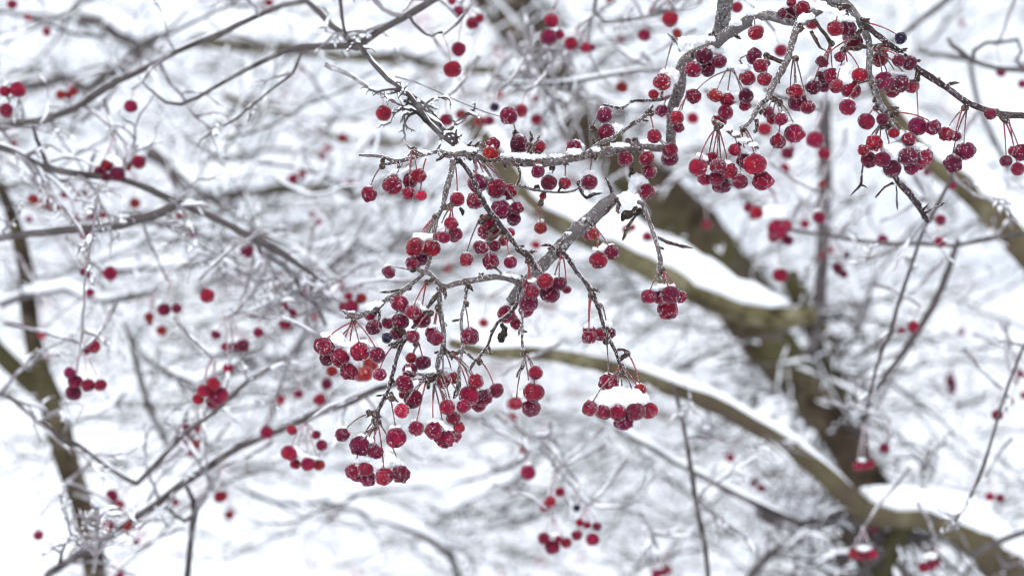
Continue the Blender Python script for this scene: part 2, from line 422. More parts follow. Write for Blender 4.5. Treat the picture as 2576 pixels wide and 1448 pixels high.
    if br is not None:
        # the knobbly fruiting spur joins the near branch it sits on
        broot = br[3]; Q = at(br[0], br[1], br[2]); gap = (Q - A).length
        mb = MB()
        if gap > .003:
            m_ = max(4, int(gap / .002)); pts = [Q.lerp(A, k / m_) + rnd_dir() * .0004 * (0 < k < m_) for k in range(m_ + 1)]
            mb.tube(pts, [random.uniform(.0009, .0014) for _ in pts], 8, 0, .4, 900)
        mb.blob(A, .0019, .0019, .0019, 0, 2)
        for _ in range(9): mb.tet(A + rnd_dir() * .0012, (rnd_dir() + Vector((0, 0, -.3))).normalized(), random.uniform(.0007, .0013), 0)
        for _ in range(26): v = rnd_dir(); mb.tet(A + v * .0018, v, random.uniform(.00012, .0003), 1)
        mb.make('fruit_spur', [M['spur'], M['frost']], broot)
    elif not hi:
        # the frosted end twig this blurred bunch hangs from
        a = random.uniform(.4, 1.2) * random.choice((-1, 1)); L = random.uniform(.03, .06)
        v = Vector((math.sin(a), random.uniform(-.3, .5), abs(math.cos(a)))).normalized(); pts = [A]
        for k in range(8):
            v = (v + rnd_dir() * .2).normalized(); pts.append(pts[-1] + v * L / 8)
        mb = MB(); mb.tube(pts, [.0009 + .00008 * k for k in range(9)], 6, 0, .4, 300)
        mb.tube([p + Vector((0, 0, .0009)) for p in pts[1:6]], [.0003, .0008, .0007, .0009, .0003], 6, 1)
        mb.make('twig', [M['bgtwig'], M['snowb']], root)
    return root
# ================================================================ NEAR BRANCHES (in focus)
FB = [
 ('bark', 1.322, 1.402, '905,391,2.2 930,393,4 969,397,4 994,407,6 1019,400,4.5 1069,388,4.5 1109,381,5 1130,391,8 1170,388,7 1210,396,7 1260,404,8 1310,408,11 1363,409,11.5 1420,403,11 1488,388,11 1538,377,10 1600,371,10 1663,373,9 1690,372,8',
  'crusted horizontal grey branch that runs from a scaly left tip across the centre'),
 ('bark', 1.325, 1.322, '1138,402,8 1134,437,8 1121,482,7.5 1109,522,5.5 1099,547,6 1096,580,5 1090,625,4.5 1068,680,4.5 1040,708,5.5 1019,724,6 994,740,6 969,757,6 949,777,6 919,790,6.5 894,797,7 876,789,5 861,784,1.5',
  'twig dropping from the centre fork and sweeping down left to a pointed bud'),
 ('barkd', 1.330, 1.318, '1154,400,6 1184,440,6 1206,487,7 1226,522,7 1251,555,6.5 1284,597,7 1303,627,6 1325,640,9 1348,670,5 1363,688,3',
  'dark twig slanting down right from the fork through the central berries'),
 ('barks', 1.335, 1.372, '1545,496,12 1520,518,19 1500,537,18 1450,578,18 1420,609,17 1393,637,16 1370,662,16 1340,695,17 1314,722,17 1290,760,15',
  'thick smooth grey branch in the centre with a broken stub under a pillow of snow'),
 ('barkd', 1.325, 1.318, '1400,640,7 1413,634,7 1430,650,6.5 1445,675,5.5 1470,706,5 1487,731,7 1505,776,5 1518,822,4.5 1533,850,5 1549,881,4.5 1556,906,5 1563,922,8 1566,932,4',
  'long thin twig running from the thick grey branch to the big snow-capped bunch'),
 ('bark', 1.320, 1.330, '1046,676,4 1058,680,6 1079,687,5.5 1101,710,6 1124,720,7 1169,708,7 1219,698,7.5 1257,696,7.5 1288,702,8 1312,716,8 1335,716,8',
  'curved brown branch bowing across the middle just under the thick grey branch'),
 ('bark', 1.322, 1.318, '1105,722,6.5 1108,750,6.5 1109,775,6 1114,824,6 1116,868,6 1103,903,7 1096,925,6 1093,945,7 1092,962,4',
  'grey twig hanging from the left bend of the curved branch into the crowd of stalks'),
 ('bark', 1.327, 1.322, '1173,712,4.5 1171,755,4 1162,812,4 1161,874,3.8 1156,937,4.5 1154,970,5.5 1146,997,2.5',
  'thin straight twig hanging from the middle of the curved branch'),
 ('barkd', 1.330, 1.322, '1306,718,6 1302,755,5 1280,790,4.5 1256,812,4 1240,840,3.8 1227,873,3.8 1211,893,4 1194,914,4.5 1181,932,3',
  'dark zigzag twig between the single snowy berry and the narrow hanging pair'),
 ('barkd', 1.324, 1.316, '1107,733,4 1080,768,4.5 1044,817,5 1019,849,6 999,894,5.5 986,937,5 976,982,5 964,1007,5.5 951,1032,5.5 945,1056,6.5 941,1074,5',
  'long dark twig reaching down left to the lowest bunch of berries'),
 ('bark', 1.324, 1.318, '1309,735,4 1313,792,3.4 1315,874,3.6 1318,900,4 1316,925,3.5 1306,938,1.5',
  'very thin grey twig ending above the trio right of centre'),
 ('bark', 1.330, 1.335, '1600,505,4.5 1613,512,6 1623,537,5 1645,595,5.5 1658,632,5.5 1665,657,7 1663,685,6 1660,705,4',
  'drooping twig right of the snow pillow ending above five tight berries'),
 ('barks', 1.365, 1.420, '1826,-30,19 1825,0,19 1819,35,19 1808,75,18 1801,105,16 1800,120,12',
  'short thick vertical branch dropping in from the top edge right of centre'),
 ('barks', 1.385, 1.350, '1800,112,13 1825,90,14 1863,67,14 1900,45,14 1935,41,13 1980,50,14 2010,55,13 2050,30,11 2100,12,10',
  'pale horizontal branch along the top right joining the vertical branch'),
 ('bark', 1.400, 1.410, '1800,112,10 1763,128,12 1730,150,14 1713,178,15 1708,212,15 1698,250,15 1690,290,14 1688,350,13 1688,376,12',
  'slightly blurred grey branch bending down behind the upper right berries'),
 ('barkd', 1.385, 1.430, '1520,265,2.5 1545,270,3 1563,271,4 1580,262,3 1598,255,4 1638,252,4 1665,248,5 1690,240,5',
  'short dark knotty side twig left of the bending grey branch'),
 ('bark', 1.365, 1.325, '1478,385,5 1513,360,5 1540,347,5 1563,330,4.5 1590,315,4 1613,297,5 1628,285,5 1640,265,2',
  'twig rising up right to a pointed dark bud left of the upper bunches'),
 ('bark', 1.345, 1.320, '2012,58,9 2007,67,9 1994,105,9 1982,140,8.5 1962,185,8.5 1942,220,8 1927,250,8 1913,265,6 1902,287,7 1885,308,5 1862,322,5',
  'grey branch running down left from the top right snow clump'),
 ('bark', 1.322, 1.330, '1795,302,2.5 1812,312,5 1825,322,6 1850,342,6 1888,362,5 1910,374,3',
  'frosty short twig lying across the top of the two packed bunches'),
 ('barks', 1.335, 1.335, '2060,-12,10 2082,0,10 2127,10,10 2152,37,9 2167,62,9 2182,100,9 2187,137,9 2187,187,8 2197,220,9 2212,262,9 2226,282,8 2240,300,7 2250,330,6',
  'pale smooth branch curving down from the top right corner area to the fullest bunch'),
 ('barkd', 1.375, 1.400, '2246,420,6 2252,447,6.5 2262,462,7.5 2282,482,8.5 2297,502,7.5 2307,512,8.5 2322,535,7 2332,552,8 2334,560,3',
  'dark broken twig stub with bare side prongs below the fullest bunch'),
 ('barkd', 1.330, 1.345, '2165,45,5 2175,60,7 2202,84,7 2232,107,7 2257,127,7 2290,155,7 2307,172,8 2357,205,8 2394,230,8 2432,257,7.5 2477,275,7 2519,287,8 2580,292,8 2640,300,8',
  'smooth dark purple branch slanting down to the right edge'),
 ('barkd', 1.370, 1.380, '2174,400,2.5 2172,415,2.5 2167,440,2.5 2165,465,4 2152,480,2.5 2142,492,1.5',
  'small bare hanging twig with a forked end left of the dark broken stub'),
 ('barkd', 1.35, 1.35, '1452,455,5 1462,480,5 1475,495,6 1492,487,4 1512,486,2',
  'short dark spiky twig below the horizontal branch and left of the snow pillow'),
 ('bark', 1.36, 1.36, '1305,465,4 1340,477,3.5 1380,484,3 1420,484,3 1445,478,3 1458,470,2',
  'thin frosted twig lying level below the two orange-red hanging berries'),
]
BR = {}
for k, (m, z0, z1, pts, lab) in enumerate(FB):
    BR[k] = branch('twig' if 'twig' in lab.split(' ')[:5] or k in (8, 9, 10) else 'branch', m, z0, z1, pts, lab,
                   'twig' if 'twig' in lab else 'branch', 'near twigs and branches in focus')[0]
def extra(k, z, m, pts, name='side_twig'):
    """a short bare side shoot of a near branch"""
    raw = [tuple(float(v) for v in q.split(',')) for q in pts.split()]
    P, R = spline([at(x, y, z) for x, y, r in raw], [r / FP * z * .66 for x, y, r in raw], .0012)
    R = [r * (1 + .5 * abs(nz(p, 500))) for p, r in zip(P, R)]
    mb = MB(); mb.tube(P, R, 8, 0, .5, 900)
    for i in range(1, len(P) - 1):
        d = (P[i + 1] - P[i - 1]).normalized(); v = rnd_dir(); v = (v - d * v.dot(d)).normalized(); mb.tet(P[i] + v * R[i] * .7, (v + d * .8).normalized(), R[i] * .7, 0)
    side_frost(mb, P, R, 3400, (.00014, .0004), 1); mb.make(name, [M[m], M['frost']], BR[k])
extra(0, 1.322, 'spur', '1063,388,3 1045,380,4 1030,372,3.5 1022,363,1.5')
extra(0, 1.322, 'spur', '994,407,7 978,412,5 962,414,2'); extra(0, 1.322, 'spur', '1000,405,5 1003,418,5 1000,424,2')
extra(0, 1.318, 'spur', '1125,385,7 1112,395,6 1100,403,5 1097,405,2'); extra(0, 1.330, 'spur', '1165,380,6 1175,370,6 1185,358,3 1188,353,1')
extra(0, 1.332, 'spur', '1180,382,7 1195,368,6 1206,356,3'); extra(0, 1.34, 'spur', '1215,400,7 1235,405,8 1255,402,6 1268,400,2')
extra(0, 1.345, 'spur', '1322,400,4 1330,380,5 1336,350,6 1333,330,2.5'); extra(0, 1.345, 'spur', '1335,385,4 1346,365,4 1358,340,3')
extra(0, 1.36, 'spur', '1488,388,8 1497,398,8 1505,385,6 1517,362,2'); extra(0, 1.345, 'spur', '1288,405,5 1308,430,5 1305,455,4 1298,470,3')
extra(1, 1.322, 'spur', '1008,728,4 985,733,4 968,734,4 955,735,1.5'); extra(1, 1.322, 'spur', '951,776,6 955,792,5 952,806,3')
extra(2, 1.320, 'spur', '1325,640,7 1338,634,6 1352,632,2'); extra(2, 1.320, 'spur', '1320,655,5 1345,672,5 1358,682,3')
extra(3, 1.345, 'spur', '1540,497,6 1538,482,6 1534,467,6 1528,455,4 1522,447,2')
extra(3, 1.330, 'spur', '1548,498,8 1556,515,8 1553,530,6 1557,538,3')
extra(3, 1.325, 'spur', '1405,632,4 1385,618,5 1370,616,5 1360,619,1.5'); extra(3, 1.322, 'spur', '1403,633,7 1408,620,6 1417,605,3 1420,600,1')
extra(3, 1.322, 'spur', '1486,562,6 1490,572,4 1483,576,3'); extra(3, 1.335, 'spur', '1544,505,8 1530,527,6 1522,540,3')
extra(4, 1.318, 'spur', '1488,728,5 1502,730,5 1510,736,1.5'); extra(4, 1.318, 'spur', '1492,752,6 1506,768,5 1517,770,3')
extra(4, 1.318, 'spur', '1552,880,5 1565,879,4.5 1576,882,5 1580,888,2'); extra(4, 1.318, 'spur', '1563,925,7 1575,935,8 1577,944,5')
extra(5, 1.320, 'bark', '1205,699,5 1207,692,4 1206,686,5'); extra(5, 1.318, 'spur', '1264,690,3 1254,680,4 1240,670,4 1228,662,2')
extra(6, 1.318, 'spur', '1112,725,9 1122,742,6 1119,752,3'); extra(6, 1.318, 'spur', '1107,735,6 1092,745,5 1075,770,3')
extra(6, 1.316, 'bark', '1092,938,5 1070,942,4 1050,940,4 1035,936,5 1022,932,3'); extra(6, 1.318, 'spur', '1093,950,6 1078,960,8 1078,978,5')
extra(6, 1.318, 'spur', '1094,950,5 1092,980,3 1089,1005,2.5'); extra(6, 1.318, 'spur', '1116,875,5 1130,888,7 1138,905,4')
extra(7, 1.322, 'spur', '1163,880,4 1180,893,5 1193,904,2'); extra(7, 1.322, 'spur', '1156,965,5 1146,985,6 1142,1003,3'); extra(7, 1.322, 'spur', '1171,712,8 1185,724,7 1190,732,3')
extra(8, 1.322, 'spur', '1230,870,4 1232,884,5 1235,892,3'); extra(8, 1.322, 'spur', '1245,825,4 1236,832,4 1233,836,2')
extra(9, 1.318, 'spur', '1012,856,6 995,862,6 985,866,5 976,869,1.5'); extra(9, 1.318, 'spur', '981,985,6 990,1000,6 1003,1011,1.5')
extra(9, 1.318, 'spur', '958,1022,5 935,1040,4 920,1050,2.5'); extra(9, 1.318, 'spur', '947,1035,8 952,1055,9 944,1075,8 925,1085,4 915,1088,3')
extra(10, 1.318, 'spur', '1316,918,5 1304,935,4 1300,948,3'); extra(10, 1.318, 'spur', '1311,820,3 1306,835,4 1305,845,1.5')
extra(11, 1.333, 'spur', '1645,595,6 1665,602,5 1680,609,6 1700,615,5.5 1722,620,5 1742,624,1.5'); extra(11, 1.333, 'spur', '1603,520,6 1592,530,8 1595,545,6 1583,565,6 1574,585,6 1566,605,3')
extra(12, 1.38, 'spur', '1800,98,5 1795,84,5 1782,88,3'); extra(14, 1.425, 'spur', '1712,130,6 1705,112,4 1690,95,4 1680,85,2')
extra(16, 1.325, 'spur', '1625,287,6 1634,278,6 1642,264,2'); extra(16, 1.325, 'spur', '1580,320,4 1590,312,5 1598,303,2')
extra(17, 1.322, 'spur', '2008,60,8 2018,72,8 2010,80,5'); extra(17, 1.322, 'spur', '2040,78,6 2052,100,6 2062,118,5 2072,125,3 2084,130,2')
extra(17, 1.322, 'spur', '1910,285,8 1922,275,7 1917,268,4'); extra(17, 1.322, 'spur', '1902,300,7 1905,318,7 1898,335,5')
extra(19, 1.325, 'spur', '2140,18,8 2125,16,8 2110,25,5'); extra(19, 1.322, 'spur', '2192,215,4 2205,209,7 2218,201,6'); extra(19, 1.322, 'spur', '2225,285,5 2235,276,7 2252,272,7 2262,271,2')
extra(19, 1.330, 'spur', '2190,195,5 2178,203,6 2165,205,4 2158,215,2')
extra(21, 1.330, 'spur', '2265,130,5 2275,124,5 2283,122,2'); extra(21, 1.335, 'spur', '2375,215,4 2390,212,5 2405,208,4 2414,209,1.5'); extra(21, 1.335, 'spur', '2255,118,5 2262,128,5 2280,128,3')
extra(21, 1.335, 'spur', '2308,172,7 2305,190,5 2302,203,3'); extra(21, 1.338, 'spur', '2516,290,7 2525,304,7 2535,310,3')
extra(20, 1.38, 'barkd', '2250,462,3 2230,468,3.5 2215,482,3.5 2206,492,4 2202,498,1.5'); extra(20, 1.38, 'barkd', '2254,465,3 2256,485,3 2256,510,4 2258,528,1.5')
extra(20, 1.39, 'barkd', '2328,535,5 2345,525,2.5 2362,519,2.5 2372,512,3.5 2378,512,1.5'); extra(20, 1.38, 'barkd', '2247,458,3 2235,465,3 2222,470,1.5')
extra(20, 1.39, 'barkd', '2320,530,5 2330,520,4 2336,512,2'); extra(22, 1.378, 'barkd', '2166,465,4 2176,468,3 2182,474,1.5')
# snow lumps lying on the near branches: 'x,y,rx,ry ...'
def lump(k, z, s, dz=.0):
    bb = []
    for q in s.split():
        x, y, rx, ry = [float(v) for v in q.split(',')]; f = z / FP
        bb.append((at(x, y, z + dz), rx * f, min(rx * f, max(.0035, ry * f * 1.1)), ry * f))
    bake_snow('snow', bb, BR[k], .0008, .0008)
lump(0, 1.325, '1146,376,14,6 1160,370,12,8 1185,376,16,7 1070,382,16,3'); lump(0, 1.345, '1310,391,30,6 1350,393,26,5 1275,390,18,6 1400,391,20,4 1445,380,18,6'); lump(0, 1.36, '1500,376,14,5 1560,365,26,5 1630,357,20,5')
lump(1, 1.321, '932,770,10,8 945,765,14,8 958,762,8,5'); lump(1, 1.321, '885,783,10,3')
lump(3, 1.348, '1562,503,20,15 1580,502,24,20 1600,508,14,20 1590,525,22,14 1570,520,18,16')
lump(3, 1.335, '1470,550,8,3 1430,585,9,3'); lump(5, 1.324, '1278,690,16,6 1295,694,10,5')
lump(6, 1.318, '1092,936,7,7 1086,942,8,4 1062,936,12,3 1028,930,8,4'); lump(13, 1.37, '1895,31,20,9 1920,27,26,9 1960,36,22,7 1850,58,16,8')
lump(14, 1.415, '1722,110,18,16 1740,108,22,18 1765,103,18,12 1735,120,18,14 1790,84,10,10'); lump(12, 1.375, '1790,98,10,6')
lump(17, 1.330, '2030,42,22,8 2018,50,12,8'); lump(18, 1.318, '1830,322,14,6 1850,336,12,4 1870,352,18,5 1895,364,14,4')
lump(19, 1.328, '2070,10,12,6 2085,25,14,8 2110,32,18,7 2062,18,12,10'); lump(23, 1.35, '1475,487,8,5 1500,483,12,3')
# withered leaf scraps
def leaf(z, pts, label):
    raw = [tuple(float(v) for v in q.split(',')) for q in pts.split()]
    r = thing('withered_leaf', at(raw[0][0], raw[0][1], z), label, 'leaf'); mb = MB()
    P, R = spline([at(x, y, z + random.uniform(-.001, .001)) for x, y, _ in raw], [q[2] / FP * z for q in raw], .0012)
    mb.tube(P, R, 9, 0, .9, 420); side_frost(mb, P, R, 1500, (.0001, .00028), 1); mb.make('blade', [M['leaf'], M['frost']], r)
leaf(1.322, '1262,812,4 1268,825,9 1266,838,11 1260,850,10 1266,860,3', 'dark shrivelled leaf hanging under the snowy pair right of the curved branch')
leaf(1.335, '1612,525,4 1600,535,10 1585,540,11 1570,545,9 1566,556,4', 'crumpled black leaf scrap dangling just under the snow pillow')
leaf(1.322, '1157,522,4 1163,532,5 1164,543,1', 'little pointed dark scrap hanging under the lone berry left of centre')
# ================================================================ BERRIES IN FOCUS
C = cluster
C('11|1270,225|1132,505,75', 'small red berry hanging alone furthest left below the scaly branch tip')
C('11|1590,60|1372,412,98 1632,322,76 1545,372,72 1533,497,65 1663,520,58c@1710,150|1390,290,45,26 1450,285,50,40 1520,265,50,26 1575,255,30,18 1450,330,40,40', 'five berries with a snow ridge, one of them bright crimson, under the scaly branch tip')
C('11|2020,170|2025,555,73', 'single frosty berry on a straight stalk left of the central column')
C('11|1960,620|1965,800,66 1890,940,60 2010,905,66 1995,945,50 1830,930,46|1870,840,42,42 1910,870,40,30', 'four small berries around a bit of snow under the lone frosty berry', '-4')
C('11|1800,735|1598,1035,92 1762,1050,90 1655,1150,80p 1568,1198,62 1605,1218,50|1625,925,60,26 1680,940,80,42 1750,935,62,30', 'two big berries and smaller ones below them under a snow cap, left of centre')
C('11|1580,1262|1337,1285,66', 'berry sticking out left on a level stalk above the curved branch')
C('11|2260,780|2118,1162,67', 'smooth dark-red berry hanging on a long slanting stalk between the central twigs', '4')
C('11|2335,985|2260,1040,72', 'berry tucked beside a frosted spur left of the dark slanting twig', '-3')
C('11|2345,900|2362,1180,80 2400,1025,60', 'pair of berries one above the other over the curved branch', '6')
C('11|2190,90|2228,395,92p 2415,445,90 2310,400,60 2545,480,75 2462,658,92p 2625,645,62 2595,755,70d 2210,570,85|2310,325,45,26 2395,348,55,16 2420,560,70,36 2470,540,50,20', 'large bunch in the middle of the picture crossed by the dark slanting twig', '4')
C('11|2280,740|2350,780,82 2305,880,75 2415,885,50 2490,975,50 2540,900,60', 'berries partly hidden behind the middle of the dark slanting twig', '10')
C('11|2505,940|2562,1190,66', 'pale frosted berry hanging right of the dark slanting twig, above the curved branch')
C('11|2200,75|2360,100,74o|2360,30,40,12', 'orange-brown shrivelled berry sitting on the fork of the horizontal branch', '-2')
C('11|2180,40|2385,5,66', 'dark red berry just above the orange-brown shrivelled one', '6')
C('21|35,-110|-32,-285,86|-20,-362,30,10', 'berry standing on its stalk topmost over the horizontal branch')
C('21|95,-10|72,0,88d', 'dark frosted berry over the horizontal branch, below the topmost one', '-2')
C('21|200,20|270,28,70', 'berry left of a dark upright bud over the horizontal branch', '2')
C('21|260,105|260,278,68p', 'purple-red berry hanging just under the horizontal branch on a short stalk', '-12')
C('21|405,235|370,388,82', 'brown-red berry hanging under the horizontal branch on a short orange stalk', '8')
C('21|535,190|530,395,60', 'small bright berry on a straight stalk under the horizontal branch', '8')
C('21|620,-10|622,35,72|680,30,60,40 640,-20,40,14', 'half-hidden berry resting in snow on top of the horizontal branch', '4')
C('21|790,100|778,385,76|775,285,66,36 775,320,60,30', 'berry under a tall lump of snow below the horizontal branch', '6')
C('21|250,440|312,525,36o', 'tiny dull red berry by the thin level twig', '6')
C('21|290,600|288,845,62o|288,775,26,16', 'orange-red berry on a long snow-coated stalk left of the thick grey branch', '30')
C('20|810,1290|930,1158,77p', 'pinkish berry held up on a curved pale stalk, left of the rising twig', '10')
C('20|830,1320|945,1328,77|1040,1290,80,38 960,1255,50,16', 'berry with a snow heap on its right, behind the rising twig', '12')
C('21|1170,-30|1138,150,77|1120,75,40,14', 'round red berry on a forked stalk below the rising twig')
C('21|1240,-40|1355,145,72 1380,277,72|1352,72,34,12', 'two berries one above the other hanging from the rising twig')
C('21|1410,-90|1590,65,80 1588,145,84p', 'overlapping pair at the end of a long curved pink stalk')
C('20|1400,1140|1432,1370,70', 'bright small berry close below the tip of the rising twig', '-4')
C('21|1200,310|1348,480,82|1260,370,72,68 1230,420,52,70 1310,400,60,50 1300,350,40,30', 'berry half wrapped in a big lump of snow above the snow pillow', '12')
C('21|800,810|1005,1090,74 868,1168,87|870,1070,62,30 930,1045,60,36 985,1020,44,24', 'pair of berries under a snow wedge hanging from the thick grey branch')
C('21|740,790|822,905,58o 770,920,50', 'out-of-focus reddish pair right behind the stalks of the snow-wedge pair', '90')
C('22|170,-290|332,-70,84 195,35,80 165,147,90p 140,222,72 180,-30,72|215,-70,60,26 260,-50,40,22', 'left half of the bunch hanging from the bend of the dark slanting twig')
C('22|490,-330|475,-45,78d 380,52,100 552,15,42|390,-105,66,28 450,-90,60,30 500,-70,30,20', 'right half of the bunch below the thick grey branch, with snow in its middle')
C('12|2574,130|2518,262,87 2620,360,58 2590,300,40|2500,180,60,36 2550,165,60,34 2480,200,36,18', 'berry with a thick snow cap above the dark shrivelled leaf')
C('22|795,75|775,492,69 775,425,60|775,380,50,34', 'small berry on a long stalk left of the long thin twig', '-2')
C('22|880,180|890,465,62 970,450,66d|850,360,80,52 900,360,70,44 960,365,50,30 820,400,60,40', 'two dark berries under domed snow behind the long thin twig', '14')
C('22|1100,790|1068,1255,80 1245,1240,91 925,1240,78 785,1208,76 1385,1232,80 1125,1340,94p|850,1130,75,50 950,1100,110,66 1060,1075,130,76 1180,1085,130,76 1290,1115,90,60 1070,1150,230,66 1210,1160,110,40', 'six berries in a ring under the widest dome of snow, right of centre')
C('22|945,540|978,950,92|975,870,48,18', 'large berry behind the stalks above the widest snow dome', '6')
C('22|1160,655|1290,1015,58o|1285,970,46,14', 'small orange-red berry peeping over the right end of the widest snow dome', '6')
C('22|120,660|235,850,68 220,1045,98 190,1195,94 35,1162,66|90,1075,62,40 40,1075,36,24 110,1110,50,40 205,945,50,20 160,960,36,20', 'four stacked berries with snow at the end of the very thin twig')
C('22|1500,-180|1590,70,94 1375,85,74 1492,88,76 1695,88,62 1565,215,102|1440,0,60,22 1600,-25,50,16 1500,-10,60,24 1550,30,40,30', 'five tight berries at the tip of the drooping twig right of centre')
C('21|2060,-160|1870,235,93 2072,225,80 2015,150,72 2190,270,73 2060,342,78 1940,345,74 2112,412,94d 2293,377,77@2240,-100|1905,120,46,30 1940,150,40,30 1985,265,36,36 2180,185,40,24 2290,300,46,22', 'packed bunch of eight berries at the right end of the frosty short twig')
C('21|2330,-150|2445,205,110 2340,165,78 2525,370,97 2240,60,62 2275,20,40|2430,92,60,18 2340,65,60,24 2300,50,30,20', 'bunch with the biggest round berry, right of the packed bunch', '2')
C('30|120,1040|100,1422,77|95,1360,40,12', 'berry on a long pink stalk under the grey branch running down left', '2')
C('30|120,1030|270,1345,99|270,1248,76,14', 'big lone berry with a thin snow line beside the biggest-berry bunch', '6')
C('30|60,1000|130,1198,67 45,1200,60 0,1130,56', 'three berries hanging in a row low on the grey branch')
C('30|280,590|278,925,77 300,1032,92p 400,1080,74 222,920,42|290,850,40,10', 'cluster of four berries on long stalks right of the grey branch')
C('30|870,370|545,620,60d 720,575,52|545,580,36,14', 'two little berries, one of them nearly black, on crossed pale stalks at the top right')
C('30|640,440|648,765,79 560,770,72d 455,880,72d 565,870,62p|450,800,52,30 560,700,50,20 420,830,34,20', 'dark plum and red berries heaped left of the round snowball')
C('30|760,500|925,762,82 835,910,98 690,870,72|790,720,76,80 770,790,80,76 830,790,60,50 740,700,46,60', 'three berries around the white snowball in the upper right')
C('30|950,810|800,1078,81|800,1008,50,18', 'berry on a pale bent stalk with its dark calyx facing out, upper right', '-3')
C('30|320,200|345,85,72 240,135,88d 145,135,46d 235,25,46|440,70,50,44 400,40,44,30 500,110,60,26 180,60,46,20', 'plum-coloured berries at the left end of the snow clump on the top edge')
C('30|720,60|675,290,76 800,288,84d|690,205,46,20 820,195,62,26 800,215,50,20', 'two dark berries under snow left of the pale curving branch')
C('30|780,120|868,430,85 800,375,50', 'berry partly hidden under the left spur of the pale curving branch', '14')
C('30|990,220|1335,385,58b', 'single blue-black berry on a long arched stalk at the upper right')
C('30|1030,470|1165,480,56c 1130,592,78|1170,420,30,12', 'shrivelled bright scarlet berry over a bigger one beside the pale curving branch', '4')
C('30|1130,490|1315,610,62 1425,635,74d|1320,552,40,12', 'two berries touching the dark purple branch')
C('30|1090,490|1170,818,94p 1325,848,94 1446,870,70 1250,905,76|1290,735,56,20 1340,745,40,16 1110,745,30,14', 'row of three large berries with a thin snow line right of the pale curving branch')
C('30|1085,1090|988,1222,84 1150,1200,56d|1130,1140,30,10', 'large berry with a frosty scrap on top at the foot of the pale curving branch')
C('30|1500,800|1505,1270,93p|1500,1175,50,26', 'pale-bloomed berry on a long vertical stalk in the upper right')
C('30|1290,1140|1665,1282,77', 'berry at the end of a long level frosty stalk', '-2')
C('30|1180,1150|1068,1438,76 1420,1400,66 1265,1340,54|1330,1370,70,50 1380,1350,60,30', 'upper berries of the fullest bunch, around its stalks')
C('31|1160,-180|1150,155,86 1015,160,82 1415,125,96d 1250,250,88d 1565,130,90 960,65,52 1445,232,76p 1530,200,62|1260,60,110,66 1330,40,100,66 1480,20,76,36 1190,40,60,40 1560,60,50,34 1280,110,80,50', 'fullest bunch at the right, eight berries under a broad snow heap')
C('30|1975,1085|1795,1350,73 1890,1370,52', 'two berries swinging left from the bare spot of the dark purple branch')
C('30|1990,1085|1860,1647,93d 1985,1520,97p|1880,1555,46,24 1920,1560,40,24', 'two large berries with snow between them under the dark purple branch', '4')
C('30|2300,1125|2235,1145,63', 'small berry pressed against the dark purple branch near the right edge', '-4')
C('30|2395,1190|2395,1620,60d 2510,1700,66 2545,1538,80 2470,1520,52|2395,1568,30,10', 'four small dark berries dangling at the right edge')
C('20|2560,560|2500,665,72 2545,800,74 2560,640,40', 'two wet-looking berries left of the grey branch running down left', '4')
C('20|2030,370|1935,565,80d 2085,620,72 1822,700,80 1970,700,74d|2060,510,72,40 2010,500,50,30 1860,630,30,26', 'slightly soft bunch of four under snow beside the bending grey branch', '=1.39')
C('20|1625,450|1510,825,84|1600,750,80,60 1560,730,80,40 1630,790,40,50', 'soft berry with a lump of snow behind it, left of the bending grey branch', '=1.39')
C('20|2425,160|2455,330,77|2460,240,42,40', 'berry under a lump of snow below the pale top branch', '=1.36')
C('20|2300,600|2435,572,76p 2375,790,74 2330,780,50|2340,690,70,40 2420,600,30,40', 'soft purple berry and a red one with snow between, upper right', '=1.375')
C('20|2200,690|2042,960,68o 2165,1002,68 1825,970,74 2355,970,74d 2345,1062,60|2040,890,40,12 2170,935,40,12 2360,880,50,18 1830,910,40,12', 'five soft berries on long pale stalks, the right one plum-dark', '=1.385')
C('20|2230,1010|2150,1130,76 2085,1215,76|2090,1140,50,20', 'soft touching pair above the packed bunch of eight', '=1.385')
C('20|1720,1000|1655,1185,72 1675,1282,56p|1660,1112,44,24', 'soft berry with a purple one below it left of the packed bunch of eight', '=1.385')
C('20|1560,990|1505,1115,62p 1425,950,52|1560,910,40,50', 'soft pink berries around the knotty side twig', '=1.40')
C('12|985,330|685,590,92 845,700,92 715,705,78d 1045,637,92 1222,672,80 935,838,82|740,490,70,50 820,520,80,70 900,580,60,60 1010,560,60,40 1090,560,60,34 1170,580,60,30 700,470,40,26 960,700,46,50 950,640,46,60', 'wide bunch of six under an arch of snow at the left of the near twigs')
C('12|1080,500|1090,860,82o 1150,770,70o 1040,880,60o', 'blurred orange-red berries glowing behind the wide bunch', '=1.50')
C('12|1190,240|1185,390,76d 1145,280,50|1190,310,30,10', 'dark berry right under the crusted spur at the left', '4')
C('12|1540,-10|1443,150,89', 'large speckled berry hanging first left under the curved branch')
C('12|1725,-60|1580,240,76 1668,312,88|1620,150,34,24 1670,210,46,26', 'pair with little snow tufts on long red stalks under the curved branch', '-2')
C('12|1480,200|1450,335,87 1325,350,62 1430,455,76|1390,285,56,28 1330,300,30,14', 'three berries close together with a snow tuft, left of the long dark twig', '6')
C('12|1400,400|1318,500,53b', 'tiny black dried berry left of the long dark twig')
C('12|1760,250|1580,488,70', 'speckled berry overlapping the right side of the long dark twig', '-8')
C('12|1830,200|1805,500,77 1770,450,66|1790,385,54,24', 'twin berries overlapping beside the grey hanging twig', '-4')
C('12|2115,160|2155,485,86|2150,395,42,24', 'single round berry with a snow peak right of the straight hanging twig')
C('12|1610,560|1548,830,72 1680,750,74p 1560,700,54|1640,700,46,26 1720,705,50,14', 'frosty trio behind the snowy side spur of the grey hanging twig', '8')
C('12|1395,575|1245,865,67', 'berry on a dark bent stalk left of the long dark twig')
